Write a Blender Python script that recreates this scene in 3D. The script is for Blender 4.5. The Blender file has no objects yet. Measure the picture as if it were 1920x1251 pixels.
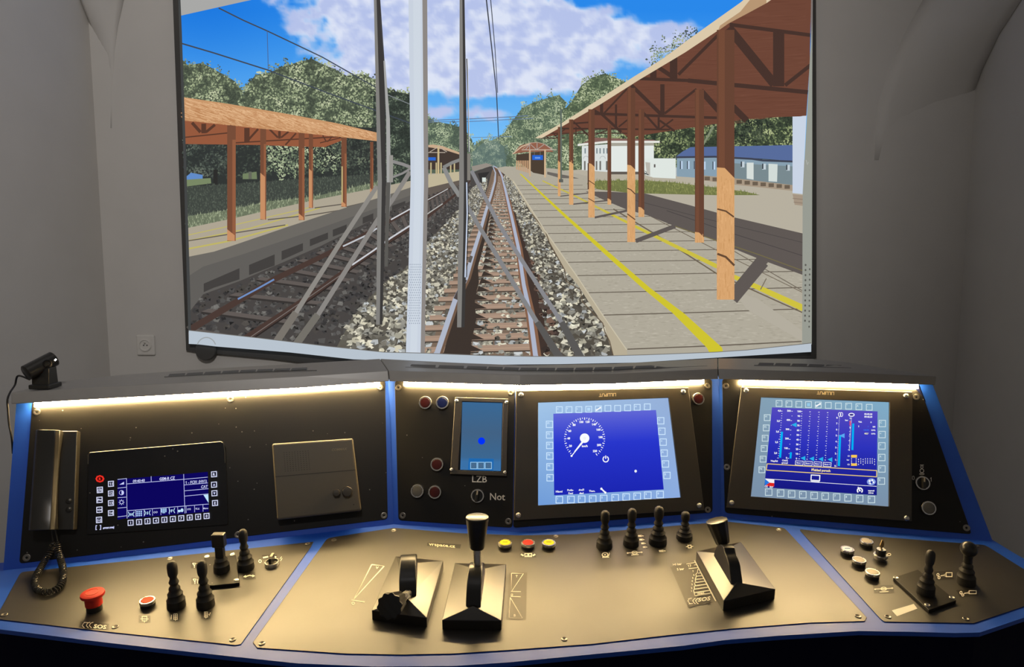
import bpy, math, random
from mathutils import Vector, Matrix, noise

# ------------------------------------------------------------------ camera, world, exposure
scn = bpy.context.scene
COL = scn.collection
H, PITCH, F, CX, CY = 1.35, math.radians(6.0), 1300.0, 960.0, 625.5
cam_d = bpy.data.cameras.new('camera'); cam = bpy.data.objects.new('camera', cam_d); COL.objects.link(cam)
cam.location = (0, 0, H); cam.rotation_euler = (math.pi/2 - PITCH, 0, 0)
cam_d.sensor_width = 36.0; cam_d.lens = F/1920*36.0; cam_d.clip_start = 0.02
scn.camera = cam
scn.view_settings.view_transform = 'Standard'; scn.view_settings.look = 'None'
scn.view_settings.exposure = 0.0; scn.view_settings.gamma = 1.0; scn.view_settings.use_curve_mapping = False
LED = 215.0            # radiance of the warm light strips under the hood
WORLD = 0.10          # dim light of the room behind the photographer
w = bpy.data.worlds.new('world'); scn.world = w; w.use_nodes = True
w.node_tree.nodes['Background'].inputs[0].default_value = (1.0, 0.93, 0.86, 1)
w.node_tree.nodes['Background'].inputs[1].default_value = WORLD

# the projector under the ceiling behind the driver: its spill lights the wall, the hood and the screen's surroundings
pl_ = bpy.data.lights.new('projector_beam', 'SPOT'); plo = bpy.data.objects.new('projector_beam', pl_); COL.objects.link(plo)
plo.location = (-0.1, -0.45, 2.75); pl_.energy = 118.0; pl_.color = (1.0, .95, .91); pl_.spot_size = math.radians(92); pl_.spot_blend = .75; pl_.shadow_soft_size = .06
plo.rotation_euler = (Vector((-0.75, 2.9, 2.30))-Vector((-0.1, -0.45, 2.75))).to_track_quat('-Z', 'Y').to_euler()

# ------------------------------------------------------------------ view rays and planes
CAM = Vector((0, 0, H))
def ray(px, py):
    x = (px-CX)/F; u = -(py-CY)/F
    return Vector((x, math.cos(PITCH)+u*math.sin(PITCH), -math.sin(PITCH)+u*math.cos(PITCH)))
def proj(p):
    d = p-CAM
    fw = d.y*math.cos(PITCH)-d.z*math.sin(PITCH); up = d.y*math.sin(PITCH)+d.z*math.cos(PITCH)
    return CX+F*d.x/fw, CY-F*up/fw
class Plane:
    """A real flat face of the place: origin O, right U, up V, outward N."""
    def __init__(s, O, U, N):
        s.O = O.copy(); s.N = N.normalized(); s.U = (U-s.N*U.dot(s.N)).normalized(); s.V = s.N.cross(s.U)
        s.R = Matrix((s.U, s.V, s.N)).transposed().to_4x4()
    def P(s, px, py, h=0.0):
        d = ray(px, py); O = s.O+s.N*h
        return CAM+d*((O-CAM).dot(s.N)/d.dot(s.N))
    def M(s, px, py, h=0.0, rot=0.0):
        return Matrix.Translation(s.P(px, py, h)) @ s.R @ Matrix.Rotation(rot, 4, 'Z')
    def foot(s, px, py, h):
        return s.P(px, py, h)-s.N*h
    def Mf(s, px, py, h, rot=0.0):          # frame whose point at height h shows at (px,py)
        return Matrix.Translation(s.foot(px, py, h)) @ s.R @ Matrix.Rotation(rot, 4, 'Z')
    def rise(s, px, py, top):                # height above (px,py) that reaches image row top
        a, b = 0.0, 0.6; p = s.P(px, py)
        for _ in range(40):
            m = (a+b)/2
            if proj(p+s.N*m)[1] > top: a = m
            else: b = m
        return a
def through(A, B, C_, toward=CAM):
    n = (B-A).cross(C_-A).normalized()
    if n.dot(toward-A) < 0: n = -n
    return n
al = math.radians(6)
_d = ray(738, 984); SL = CAM+_d*(1.40/_d.y)
D = Plane(SL, Vector((1, 0, 0)), Vector((0, -math.sin(al), math.cos(al))))
SM, SR, EL, ER = D.P(975, 999), D.P(1353, 972), D.P(6, 1071), D.P(1862, 1017)
_b = (SR-SM).normalized(); _h = Vector((-_b.y, _b.x, 0)).normalized(); tl = math.radians(18)
_up = Vector((0, 0, 1))*math.cos(tl)+_h*math.sin(tl)
_n = _b.cross(_up); _n = _n if _n.dot(CAM-SM) > 0 else -_n
C2 = Plane(SM, _b, _n)
TM, TR = C2.P(975, 722), C2.P(1348, 712)
_nl = through(SL, SM, TM); C1 = Plane(SL, SM-SL, _nl)
TL = C1.P(728, 716)
LP = Plane(SL, SL-EL, through(SL, EL, TL))
RP = Plane(SR, ER-SR, through(SR, ER, TR))
WY = 2.90
W = Plane(Vector((0, WY, 1)), Vector((1, 0, 0)), Vector((0, -1, 0)))

# ------------------------------------------------------------------ materials
def lin(c):
    r = []
    for v in c[:3]:
        v = v/255.0; r.append(v/12.92 if v <= 0.04045 else ((v+0.055)/1.055)**2.4)
    return (r[0], r[1], r[2], 1.0)
def mat(name, col, rough=0.5, metal=0.0, spec=0.5, emit=0.0, coat=0.0, noise_amt=0.0, scale=40.0, bump=0.0, specks=0.0):
    m = bpy.data.materials.new(name); m.use_nodes = True
    nt = m.node_tree; b = nt.nodes['Principled BSDF']
    b.inputs['Base Color'].default_value = col; b.inputs['Roughness'].default_value = rough
    b.inputs['Metallic'].default_value = metal; b.inputs['Specular IOR Level'].default_value = spec
    b.inputs['Coat Weight'].default_value = coat
    if emit:
        b.inputs['Emission Color'].default_value = col; b.inputs['Emission Strength'].default_value = emit
    tc = nt.nodes.new('ShaderNodeTexCoord')
    nz = nt.nodes.new('ShaderNodeTexNoise'); nz.inputs['Scale'].default_value = scale; nz.inputs['Detail'].default_value = 5
    nt.links.new(tc.outputs['Object'], nz.inputs['Vector'])
    src = None
    if noise_amt:
        mx = nt.nodes.new('ShaderNodeMix'); mx.data_type = 'RGBA'
        mx.inputs['A'].default_value = tuple(c*(1-noise_amt) for c in col[:3])+(1,)
        mx.inputs['B'].default_value = tuple(min(1, c*(1+noise_amt)) for c in col[:3])+(1,)
        nt.links.new(nz.outputs['Fac'], mx.inputs['Factor']); src = mx.outputs['Result']
        mr = nt.nodes.new('ShaderNodeMapRange'); mr.inputs['To Min'].default_value = rough*0.85; mr.inputs['To Max'].default_value = min(1, rough*1.15)
        nt.links.new(nz.outputs['Fac'], mr.inputs['Value']); nt.links.new(mr.outputs['Result'], b.inputs['Roughness'])
    if specks:
        vo = nt.nodes.new('ShaderNodeTexVoronoi'); vo.inputs['Scale'].default_value = 55
        nt.links.new(tc.outputs['Object'], vo.inputs['Vector'])
        lt = nt.nodes.new('ShaderNodeMath'); lt.operation = 'LESS_THAN'; lt.inputs[1].default_value = 0.07
        nt.links.new(vo.outputs['Distance'], lt.inputs[0])
        n2 = nt.nodes.new('ShaderNodeTexNoise'); n2.inputs['Scale'].default_value = 9; nt.links.new(tc.outputs['Object'], n2.inputs['Vector'])
        gt = nt.nodes.new('ShaderNodeMath'); gt.operation = 'GREATER_THAN'; gt.inputs[1].default_value = 0.52
        nt.links.new(n2.outputs['Fac'], gt.inputs[0])
        mu = nt.nodes.new('ShaderNodeMath'); mu.operation = 'MULTIPLY'; nt.links.new(lt.outputs[0], mu.inputs[0]); nt.links.new(gt.outputs[0], mu.inputs[1])
        m3 = nt.nodes.new('ShaderNodeMath'); m3.operation = 'MULTIPLY'; m3.inputs[1].default_value = specks; nt.links.new(mu.outputs[0], m3.inputs[0])
        mx = nt.nodes.new('ShaderNodeMix'); mx.data_type = 'RGBA'; mx.inputs['A'].default_value = col; mx.inputs['B'].default_value = (.35, .33, .3, 1)
        if src: nt.links.new(src, mx.inputs['A'])
        nt.links.new(m3.outputs[0], mx.inputs['Factor']); src = mx.outputs['Result']
    if src: nt.links.new(src, b.inputs['Base Color'])
    if bump:
        bp = nt.nodes.new('ShaderNodeBump'); bp.inputs['Strength'].default_value = bump; bp.inputs['Distance'].default_value = 0.01
        nt.links.new(nz.outputs['Fac'], bp.inputs['Height']); nt.links.new(bp.outputs['Normal'], b.inputs['Normal'])
    return m
def attr_mat(name, glow):
    m = bpy.data.materials.new(name); m.use_nodes = True; nt = m.node_tree
    a = nt.nodes.new('ShaderNodeAttribute'); a.attribute_name = 'Col'
    if glow:
        for n in list(nt.nodes):
            if n.type == 'BSDF_PRINCIPLED': nt.nodes.remove(n)
        e = nt.nodes.new('ShaderNodeEmission'); e.inputs[1].default_value = glow
        nt.links.new(a.outputs['Color'], e.inputs[0]); out = [n for n in nt.nodes if n.type == 'OUTPUT_MATERIAL'][0]
        nt.links.new(e.outputs[0], out.inputs[0])
    else:
        b = nt.nodes['Principled BSDF']; b.inputs['Roughness'].default_value = 0.45
        nt.links.new(a.outputs['Color'], b.inputs['Base Color'])
    return m
MT = dict(
    plate=mat('black_anodised_plate', (.007, .0062, .005, 1), .44, spec=.35, noise_amt=.25, scale=9, specks=.5),
    deskplate=mat('satin_black_desk_plate', (.018, .0155, .0115, 1), .45, spec=1.0, noise_amt=.12, scale=7),
    blue=mat('blue_lacquer', (.010, .095, .62, 1), .47, spec=.62, noise_amt=.06, scale=20),
    blueshade=mat('blue_lacquer_in_shade', (.0012, .0025, .020, 1), .7, spec=.1, noise_amt=.1, scale=30),  # same blue lacquer, with the shade below the board put into its colour
    hood=mat('grey_hood_paint', (.28, .27, .255, 1), .34, spec=.8, noise_amt=.04, scale=60),
    slot=mat('dark_slot', (.13, .13, .125, 1), .8),
    chrome=mat('brushed_steel', (.80, .78, .74, 1), .28, metal=1.0, noise_amt=.05, scale=80),
    darksteel=mat('dark_steel_screw', (.30, .28, .25, 1), .35, metal=1.0, noise_amt=.1, scale=90),
    rubber=mat('black_rubber', (.018, .017, .016, 1), .55, noise_amt=.1, scale=60),
    plastic=mat('black_plastic', (.020, .020, .019, 1), .30, noise_amt=.08, scale=50),
    satin=mat('black_satin_metal', (.020, .018, .014, 1), .30, spec=.9, noise_amt=.12, scale=25),
    beige=mat('grey_beige_plastic', (.10, .085, .060, 1), .5, noise_amt=.05, scale=70),
    beigedark=mat('grey_knob_plastic', (.05, .042, .03, 1), .5, noise_amt=.05, scale=70),
    bezel=mat('dark_bezel_metal', (.045, .038, .026, 1), .42, spec=.8, noise_amt=.08, scale=15),
    glass=mat('black_glass', (.006, .006, .007, 1), .25, noise_amt=.2, scale=10, specks=.4),
    red=mat('red_plastic', (.60, .035, .022, 1), .5, spec=.2, noise_amt=.04, scale=60),
    orange=mat('orange_red_cap', (.62, .075, .030, 1), .5, spec=.12, noise_amt=.04, scale=60),
    darkred=mat('dark_red_cap', (.055, .004, .004, 1), .3, noise_amt=.05, scale=60),
    yellow=mat('yellow_cap', (.95, .75, .03, 1), .5, spec=.15, noise_amt=.04, scale=60),
    bluecap=mat('blue_cap', (.004, .012, .10, 1), .3, noise_amt=.05, scale=60),
    whitecap=mat('white_cap', (.55, .49, .38, 1), .4, noise_amt=.04, scale=60),
    clearcap=mat('smoky_clear_cap', (.13, .125, .11, 1), .2, noise_amt=.08, scale=60),
    brass=mat('brass_key', (.75, .55, .28, 1), .3, metal=1.0, noise_amt=.05, scale=90),
    plaster=mat('white_plaster', (.66, .64, .61, 1), .9, spec=.2, noise_amt=.05, scale=6, bump=.15),
    floor=mat('grey_floor', (.20, .19, .18, 1), .6, noise_amt=.2, scale=5),
    socket=mat('white_socket_plastic', (.72, .70, .66, 1), .4, noise_amt=.03, scale=60),
    frame=mat('dark_border_and_shadow', (.075, .072, .068, 1), .8, noise_amt=.1, scale=30),  # dark of the border, also the painted shadow below the screen
    led=mat('warm_led', (1.0, .71, .32, 1), .5, emit=LED),
    camled=mat('camera_light', (1, 1, 1, 1), .5, emit=2.0),
    picture=attr_mat('projected_light', 1.0),
    display=attr_mat('display_light', 1.0),
    print=attr_mat('vinyl_print', 0),
)

# ------------------------------------------------------------------ mesh builder
class MB:
    def __init__(s, M=None): s.v = []; s.f = []; s.M = M or Matrix.Identity(4)
    def add(s, vs, fs):
        o = len(s.v); s.v += [s.M @ Vector(p) for p in vs]; s.f += [tuple(i+o for i in f) for f in fs]; return s
    def box(s, c, d):
        x, y, z = c; a, b, e = d[0]/2, d[1]/2, d[2]/2
        vs = [(x+i*a, y+j*b, z+k*e) for k in (-1, 1) for j in (-1, 1) for i in (-1, 1)]
        return s.add(vs, [(0, 2, 3, 1), (4, 5, 7, 6), (0, 1, 5, 4), (2, 6, 7, 3), (0, 4, 6, 2), (1, 3, 7, 5)])
    def prism(s, lo, hi):
        n = len(lo)
        return s.add(list(lo)+list(hi), [tuple(range(n-1, -1, -1)), tuple(range(n, 2*n))]+[(i, (i+1) % n, n+(i+1) % n, n+i) for i in range(n)])
    def lathe(s, prof, n=28, lobes=0, amp=0.0, lobe_from=0.0):
        vs = []; fs = []
        for r, z in prof:
            for i in range(n):
                a = 2*math.pi*i/n; k = 1+(amp*math.cos(lobes*a) if lobes and r > lobe_from else 0)
                vs.append((r*k*math.cos(a), r*k*math.sin(a), z))
        for j in range(len(prof)-1):
            for i in range(n):
                a, b = j*n+i, j*n+(i+1) % n; fs.append((a, b, b+n, a+n))
        fs.append(tuple(range(n-1, -1, -1))); fs.append(tuple((len(prof)-1)*n+i for i in range(n)))
        return s.add(vs, fs)
    def tube(s, pts, r, n=10):
        pts = [Vector(p) for p in pts]; vs = []; fs = []; up = Vector((0, 0, 1)); prev = None
        for i, p in enumerate(pts):
            t = (pts[min(i+1, len(pts)-1)]-pts[max(i-1, 0)]).normalized()
            if prev is None:
                a = t.cross(up); a = a if a.length > .01 else t.cross(Vector((1, 0, 0)))
            else: a = prev-t*prev.dot(t)
            a.normalize(); prev = a; b = t.cross(a); rr = r[i] if isinstance(r, (list, tuple)) else r
            for k in range(n):
                g = 2*math.pi*k/n; vs.append(p+a*(rr*math.cos(g))+b*(rr*math.sin(g)))
        for j in range(len(pts)-1):
            for k in range(n):
                a, b = j*n+k, j*n+(k+1) % n; fs.append((a, b, b+n, a+n))
        fs.append(tuple(range(n-1, -1, -1))); fs.append(tuple((len(pts)-1)*n+i for i in range(n)))
        return s.add(vs, fs)
WM = {}
def wm(o): return WM.get(o.name, Matrix.Identity(4))
def obj(name, mb, m, parent=None, world=False, smooth=False, bevel=0.0, label=None, segs=2):
    me = bpy.data.meshes.new(name); me.from_pydata([tuple(v) for v in mb.v], [], mb.f); me.update()
    me.materials.append(MT[m] if isinstance(m, str) else m)
    bad = me.validate(clean_customdata=False)
    import bmesh
    bm = bmesh.new(); bm.from_mesh(me); bmesh.ops.recalc_face_normals(bm, faces=bm.faces); bm.to_mesh(me); bm.free()
    if smooth:
        for p in me.polygons: p.use_smooth = True
        me.set_sharp_from_angle(angle=math.radians(38))
    o = bpy.data.objects.new(name, me); COL.objects.link(o)
    if parent is not None:
        o.parent = parent
        if world: o.matrix_parent_inverse = wm(parent).inverted()
        WM[o.name] = Matrix.Identity(4) if world else wm(parent)
    if bevel:
        b = o.modifiers.new('bevel', 'BEVEL'); b.width = bevel; b.segments = segs; b.limit_method = 'ANGLE'; b.angle_limit = math.radians(35)
    if label: o['label'] = label
    return o
def thing(name, label, cat, M, group=None):
    o = bpy.data.objects.new(name, None); COL.objects.link(o); o.matrix_world = M; o.empty_display_size = .02
    WM[o.name] = M.copy(); o['label'] = label; o['category'] = cat
    if group: o['group'] = group
    return o
def structure(name, mb, m, parent=None, **k):
    o = obj(name, mb, m, parent, **k)
    if parent is None: o['kind'] = 'structure'
    return o

# ------------------------------------------------------------------ flat drawings (pictures on screens, printed marks)
_tx = {}
def glyphs(txt, bold=0.0):
    k = (txt, bold)
    if k not in _tx:
        cu = bpy.data.curves.new('t', 'FONT'); cu.body = txt; cu.size = 1.0; cu.offset = bold; cu.resolution_u = 2; cu.fill_mode = 'FRONT'
        ob = bpy.data.objects.new('t', cu); me = bpy.data.meshes.new_from_object(ob)
        V_ = [(v.co.x, v.co.y) for v in me.vertices]; F_ = [tuple(p.vertices) for p in me.polygons]
        for i, ch in enumerate(txt):
            if ch == '1':          # give the plain stroke of this font's 1 its flag
                xr = max(v[0] for v in glyphs(txt[:i+1].replace('1', 'l'), 0)[0]) if i else max(v[0] for v in V_ if True) if len(txt) == 1 else max(v[0] for v in glyphs('l', 0)[0])
                o_ = len(V_); V_ += [(xr-.06, .66), (xr-.06, .54), (xr-.22, .44), (xr-.22, .53)]; F_.append((o_, o_+1, o_+2, o_+3))
        _tx[k] = (V_, F_)
        bpy.data.objects.remove(ob); bpy.data.meshes.remove(me); bpy.data.curves.remove(cu)
    return _tx[k]
def inside(x, y, poly):
    c = False; j = len(poly)-1
    for i in range(len(poly)):
        xi, yi = poly[i]; xj, yj = poly[j]
        if (yi > y) != (yj > y) and x < (xj-xi)*(y-yi)/(yj-yi)+xi: c = not c
        j = i
    return c
class Pic:
    def __init__(s, plane, h0=0.0, dz=0.0001, clip=None):
        s.pl = plane; s.h = h0; s.dz = dz; s.clip = clip; s.v = []; s.f = []; s.c = []; s.o = (0, 0, 1.0); s.lift = 0
    def xf(s, ox=0, oy=0, k=1.0): s.o = (ox, oy, k); return s
    def T(s, p): return (s.o[0]+p[0]/s.o[2], s.o[1]+p[1]/s.o[2])
    def up(s, n=1): s.h += s.dz*n; return s
    def raw(s, pts, faces, col, cols=None):
        o = len(s.v)
        for p in pts: s.v.append(s.pl.P(p[0], p[1], s.h))
        s.c += cols if cols else [lin(tuple(v+(150-v)*s.lift for v in col) if s.lift else col)]*len(pts)
        s.f += [tuple(i+o for i in f) for f in faces]
    def _clip(s, pts):
        if not s.clip: return pts
        q = s.clip; n = len(q)
        for i in range(n):
            ax, ay = q[i]; bx, by = q[(i+1) % n]; out = []
            f = lambda p: (bx-ax)*(p[1]-ay)-(by-ay)*(p[0]-ax)
            for j in range(len(pts)):
                p, r = pts[j-1], pts[j]; a, b = f(p), f(r)
                if (a >= 0) != (b >= 0):
                    t = a/(a-b); out.append((p[0]+(r[0]-p[0])*t, p[1]+(r[1]-p[1])*t))
                if b >= 0: out.append(r)
            pts = out
            if len(pts) < 3: return []
        return pts
    def poly(s, pts, col, up=True, ext=True):
        pts = [s.T(p) for p in pts]
        if up: s.up()
        if s.clip and len(pts) > 4:
            # concave outlines are cut into triangles before clipping
            from mathutils.geometry import tessellate_polygon
            for t in tessellate_polygon([[Vector((p[0], p[1], 0)) for p in pts]]):
                q = s._clip([pts[i] for i in t])
                if len(q) > 2: s.raw(q, [tuple(range(len(q)))], col)
            return s
        q = s._clip(pts)
        if len(q) > 2: s.raw(q, [tuple(range(len(q)))], col)
        return s
    def rect(s, x0, y0, x1, y1, col, up=True): return s.poly([(x0, y0), (x1, y0), (x1, y1), (x0, y1)], col, up)
    def line(s, pts, wd, col, up=True, w2=None):
        if up: s.up()
        n = len(pts); L = []; R = []
        for i, p in enumerate(pts):
            a, b = pts[max(i-1, 0)], pts[min(i+1, n-1)]; dx, dy = b[0]-a[0], b[1]-a[1]; l = math.hypot(dx, dy) or 1
            ww = (wd if w2 is None else wd+(w2-wd)*i/(n-1))/2
            L.append((p[0]-dy/l*ww, p[1]+dx/l*ww)); R.append((p[0]+dy/l*ww, p[1]-dx/l*ww))
        for i in range(n-1): s.poly([L[i], L[i+1], R[i+1], R[i]], col, up=False)
        return s
    def frame(s, x0, y0, x1, y1, wd, col, sk=(0, 0)):
        s.up(); q = [(x0, y0), (x1, y0+sk[1]), (x1+sk[0], y1+sk[1]), (x0+sk[0], y1)]
        for i in range(4): s.line([q[i], q[(i+1) % 4]], wd, col, up=False)
        for p in q: s.rect(p[0]-wd/2, p[1]-wd/2, p[0]+wd/2, p[1]+wd/2, col, up=False)
        return s
    def disc(s, x, y, rx, ry, col, n=24, up=True):
        return s.poly([(x+rx*math.cos(2*math.pi*i/n), y+ry*math.sin(2*math.pi*i/n)) for i in range(n)], col, up)
    def ring(s, x, y, rx, ry, wd, col, a0=0, a1=360, n=28):
        s.up(); pts = [(x+rx*math.cos(math.radians(a0+(a1-a0)*i/n)), y+ry*math.sin(math.radians(a0+(a1-a0)*i/n))) for i in range(n+1)]
        return s.line(pts, wd, col, up=False)
    def text(s, t, x, y, ex, ey, col, bold=0.0, center=False):
        """ex: image step of one em along the line, ey: of one em upwards"""
        vs, fs = glyphs(t, bold); s.up()
        if not vs: return s
        off = -(min(v[0] for v in vs)+max(v[0] for v in vs))/2 if center else 0
        s.raw([s.T((x+(v[0]+off)*ex[0]+v[1]*ey[0], y+(v[0]+off)*ex[1]+v[1]*ey[1])) for v in vs], fs, col)
        return s
    def done(s, name, m, parent, label=None):
        me = bpy.data.meshes.new(name); me.from_pydata([tuple(v) for v in s.v], [], s.f); me.update()
        a = me.color_attributes.new('Col', 'FLOAT_COLOR', 'POINT')
        a.data.foreach_set('color', [x for c in s.c for x in c])
        me.materials.append(MT[m]); o = bpy.data.objects.new(name, me); COL.objects.link(o)
        o.parent = parent; o.matrix_parent_inverse = wm(parent).inverted(); WM[o.name] = Matrix.Identity(4)
        if label: o['label'] = label
        return o

# ------------------------------------------------------------------ the room
XL, XR, ZC = -1.70, 1.88, 3.05
mb = MB(); mb.box((0.09, WY+.06, ZC/2), (XR-XL+.24, .12, ZC)); structure('wall_back', mb, 'plaster')
mb = MB(); mb.box((XL-.06, .9, ZC/2), (.12, WY*2-1.8+.0, ZC)); structure('wall_left', mb, 'plaster')
mb = MB(); mb.box((XR+.06, .9, ZC/2), (.12, WY*2-1.8+.0, ZC)); structure('wall_right', mb, 'plaster')
mb = MB(); mb.box((0.09, .9, -.05), (XR-XL+.24, WY*2-1.8, .1)); structure('floor', mb, 'floor')
mb = MB(); mb.box((0.09, .9, ZC+.05), (XR-XL+.24, WY*2-1.8, .1)); structure('ceiling', mb, 'plaster')
def side(px, py, X):           # point on the side wall x = X
    d = ray(px, py); return CAM+d*(X/d.x)
def vault(name, A, B, back=(0, .03, .0)):
    n = len(A); mb = MB(); vs = []; K = 8
    mid = [a.lerp(b, .5) for a, b in zip(A, B)]
    for i in range(n):
        for k in range(K+1):
            t = k/K; p = A[i].lerp(B[i], t)+Vector((0, 1, .3))*(0.10*4*t*(1-t)*(i/(n-1))*.6)*(-.6)
            vs.append(p)
    fs = [(i*(K+1)+k, i*(K+1)+k+1, (i+1)*(K+1)+k+1, (i+1)*(K+1)+k) for i in range(n-1) for k in range(K)]
    mb.add(vs, fs); o = structure(name, mb, 'plaster')
    for p in o.data.polygons: p.use_smooth = True
    s = o.modifiers.new('thick', 'SOLIDIFY'); s.thickness = .02; s.offset = 1
    return o
A = [W.P(x, y, .003) for x, y in [(1640, 300), (1642, 250), (1650, 190), (1668, 130), (1695, 65), (1730, 0), (1790, -90)]]
B = [side(x, y, XR-.003) for x, y in [(1801, 300), (1806, 250), (1820, 190), (1842, 130), (1873, 65), (1915, 0), (1985, -90)]]
vault('trim_1', A, B)
A = [W.P(x, y, .003) for x, y in [(207, 240), (208, 200), (210, 150), (214, 100), (221, 50), (232, 0), (256, -90)]]
B = [side(x, y, XL+.003) for x, y in [(203, 240), (201, 200), (196, 150), (186, 100), (170, 50), (150, 0), (118, -90)]]
vault('trim_2', A, B)

# wall socket
M = W.M(275, 647); t = thing('wall_socket', 'white wall power socket low on the back wall left of the screen', 'socket', M)
obj('plate', MB().box((0, 0, .006), (.076, .086, .012)), 'socket', t, bevel=.006, segs=3)
obj('socket_rim', MB().lathe([(.024, .010), (.026, .016), (.022, .017), (.020, .0125)]), 'socket', t, smooth=True)
obj('contact_hole', MB().lathe([(.003, .0126), (.003, .0135)], 12).box((0, 0, 0), (.0001, .0001, .0001)), 'slot', t).location = (.008, 0, .0)
obj('contact_hole', MB().lathe([(.003, .0126), (.003, .0135)], 12), 'slot', t).location = (-.006, 0, .0)
obj('earth_pin', MB().lathe([(.0025, .0126), (.0025, .022)], 12), 'chrome', t).location = (.002, .011, 0)

# ------------------------------------------------------------------ the projection screen with its train picture
M = W.M(940, 683)
scr = thing('projection_screen', 'large projection screen on the back wall showing a railway station view', 'screen', M)
top = -110
outer = [(321, top), (324, 0), (336, 330), (349, 657), (373, 661), (410, 664), (509, 673), (567, 680), (760, 688), (1050, 692), (1390, 681), (1531, 672), (1531, 300), (1530, 0), (1530, top)]
mb = MB(); mb.prism([W.P(x, y, .004) for x, y in outer], [W.P(x, y, .020) for x, y in outer]); obj('screen_border_shadow', mb, 'frame', scr, world=True)  # dark border; its lower band stands for the screen's shadow on the wall
cloth = [(332, top+8), (335, 0), (345, 330), (354, 645), (373, 646), (407, 650), (543, 661), (663, 673), (760, 676), (920, 683), (1050, 682), (1194, 680), (1323, 672), (1521, 660), (1522, 300), (1524, 0), (1524, top+8)]
mb = MB(); mb.prism([W.P(x, y, .018) for x, y in cloth], [W.P(x, y, .024) for x, y in cloth]); obj('screen_cloth', mb, mat('white_screen_cloth', (.8, .8, .8, 1), .9), scr, world=True)
mb = MB(W.M(388, 656, .02)); mb.lathe([(.040, 0), (.043, .004), (.043, .014), (.040, .018)], 36); obj('round_shadow_disc', mb, 'frame', scr, world=True, smooth=True)  # dark disc modelled in place of a round shadow on the wall

random.seed(7)
PC = [(336, -100), (1523, -100), (1507, 647), (1400, 658), (1340, 662), (1210, 667), (1000, 670), (900, 668), (720, 662), (615, 651), (482, 635), (354, 621)]
P = Pic(W, .0245, .00008, PC); P.lift = .09   # the projector's picture has pale blacks
# sky
BLUE, LOW, CL1, CL2 = (42, 136, 234), (128, 196, 248), (190, 198, 234), (230, 232, 246)
def g(x, y, cx, cy, rx, ry): return math.exp(-(((x-cx)/rx)**2+((y-cy)/ry)**2))
def mixc(a, b, t): t = max(0, min(1, t)); return tuple(a[i]+(b[i]-a[i])*t for i in range(3))
def sky(x, y):
    n = noise.fractal(Vector((x/95, y/55, 3.1)), 1.0, 2.1, 6); n2 = noise.fractal(Vector((x/26, y/20, 9.3)), 1.0, 2.1, 5)
    d = 1.25*g(x, y, 900, 40, 350, 100)+.35*g(x, y, 900, 170, 200, 60)+1.0*g(x, y, 700, 70, 120, 75)+.9*g(x, y, 1040, 110, 190, 48)+.8*g(x, y, 900, 150, 210, 38)+.45*g(x, y, 590, 60, 50, 45)+.5*g(x, y, 900, 215, 90, 12)
    d += .9*g(x, y, 700, -60, 260, 60)+.8*g(x, y, 1150, 60, 150, 30)
    d -= 1.0*g(x, y, 1240, 0, 110, 42)+.55*g(x, y, 1120, 128, 70, 26)+.55*g(x, y, 640, 92, 45, 22)+.5*g(x, y, 950, 190, 120, 14)+.6*g(x, y, 420, 60, 110, 100)
    d += .5*n+.34*n2-.5*g(x, y, 600, 50, 30, 40)
    c = max(0, min(1, (d-.40)/.55)); c = c*c*(3-2*c)
    base = mixc(BLUE, LOW, max(0, (y-20)/260)); base = mixc(base, (20, 108, 215), g(x, y, 380, 0, 160, 130)*.5)
    sh = mixc(CL2, CL1, .5+n2*1.1+.7*n)
    return mixc(base, sh, c*.94)
gx, gy, st = 299, 100, 4
P.up(); pts = []; cols = []
X0, Y0 = 336, -100
for j in range(gy+1):
    for i in range(gx+1):
        x = min(X0+i*st, 1520); y = Y0+j*st; pts.append((max(x, 336+max(0, y)*.03), y)); cols.append(lin(sky(x, y)))
P.raw(pts, [(j*(gx+1)+i, j*(gx+1)+i+1, (j+1)*(gx+1)+i+1, (j+1)*(gx+1)+i) for j in range(gy) for i in range(gx)], None, cols)

def foliage(poly, size, dark, midc, light, hi, ragged=.0, dens=1.0, bright=0.0, seed=0, base=None):
    """a crown: dark body with thousands of leaf flecks over it, clumped by a noise field"""
    rnd = random.Random(seed); xs = [p[0] for p in poly]; ys = [p[1] for p in poly]
    dark = mixc(dark, midc, .12)
    if base is not False: P.poly(poly, base or mixc(dark, midc, .35))
    P.up(); h0 = P.h
    y = min(ys)-size*4
    while y < max(ys)+size:
        x = min(xs)-size*3
        while x < max(xs)+size*3:
            px, py = x+rnd.uniform(-size, size)*.6, y+rnd.uniform(-size, size)*.6
            jx, jy = px+rnd.gauss(0, size*ragged)+16*noise.noise(Vector((px/15, py/15, seed+20))), py+rnd.gauss(0, size*ragged)+5+18*noise.noise(Vector((px/13, py/13, seed+30)))
            if inside(jx, jy, poly) and 342 < px < 1512 and rnd.random() < dens:
                n = noise.noise(Vector((px/30, py/24, seed)))*1.0+noise.noise(Vector((px/10, py/9, seed+5)))*.75+noise.noise(Vector((px/4.5, py/4.5, seed+9)))*.5+bright+.26+rnd.uniform(-.18, .18)
                c = dark if n < -.15 else mixc(dark, midc, (n+.15)/.3) if n < .15 else mixc(midc, light, (n-.15)/.35) if n < .5 else mixc(light, hi, (n-.5)/.6)
                a = rnd.uniform(0, math.pi); l = size*rnd.uniform(.5, .95); wd = l*rnd.uniform(.4, .75)
                ca, sa = math.cos(a), math.sin(a)
                q = [(px+ca*l, py+sa*l), (px-sa*wd, py+ca*wd), (px-ca*l*.9, py-sa*l*.9), (px+sa*wd, py-ca*wd)]
                P.h = h0+rnd.uniform(0, .00015); P.raw(q, [(0, 1, 2, 3)], c)
            x += size*1.05
        y += size*.9
    P.h = h0+.0002
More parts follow.
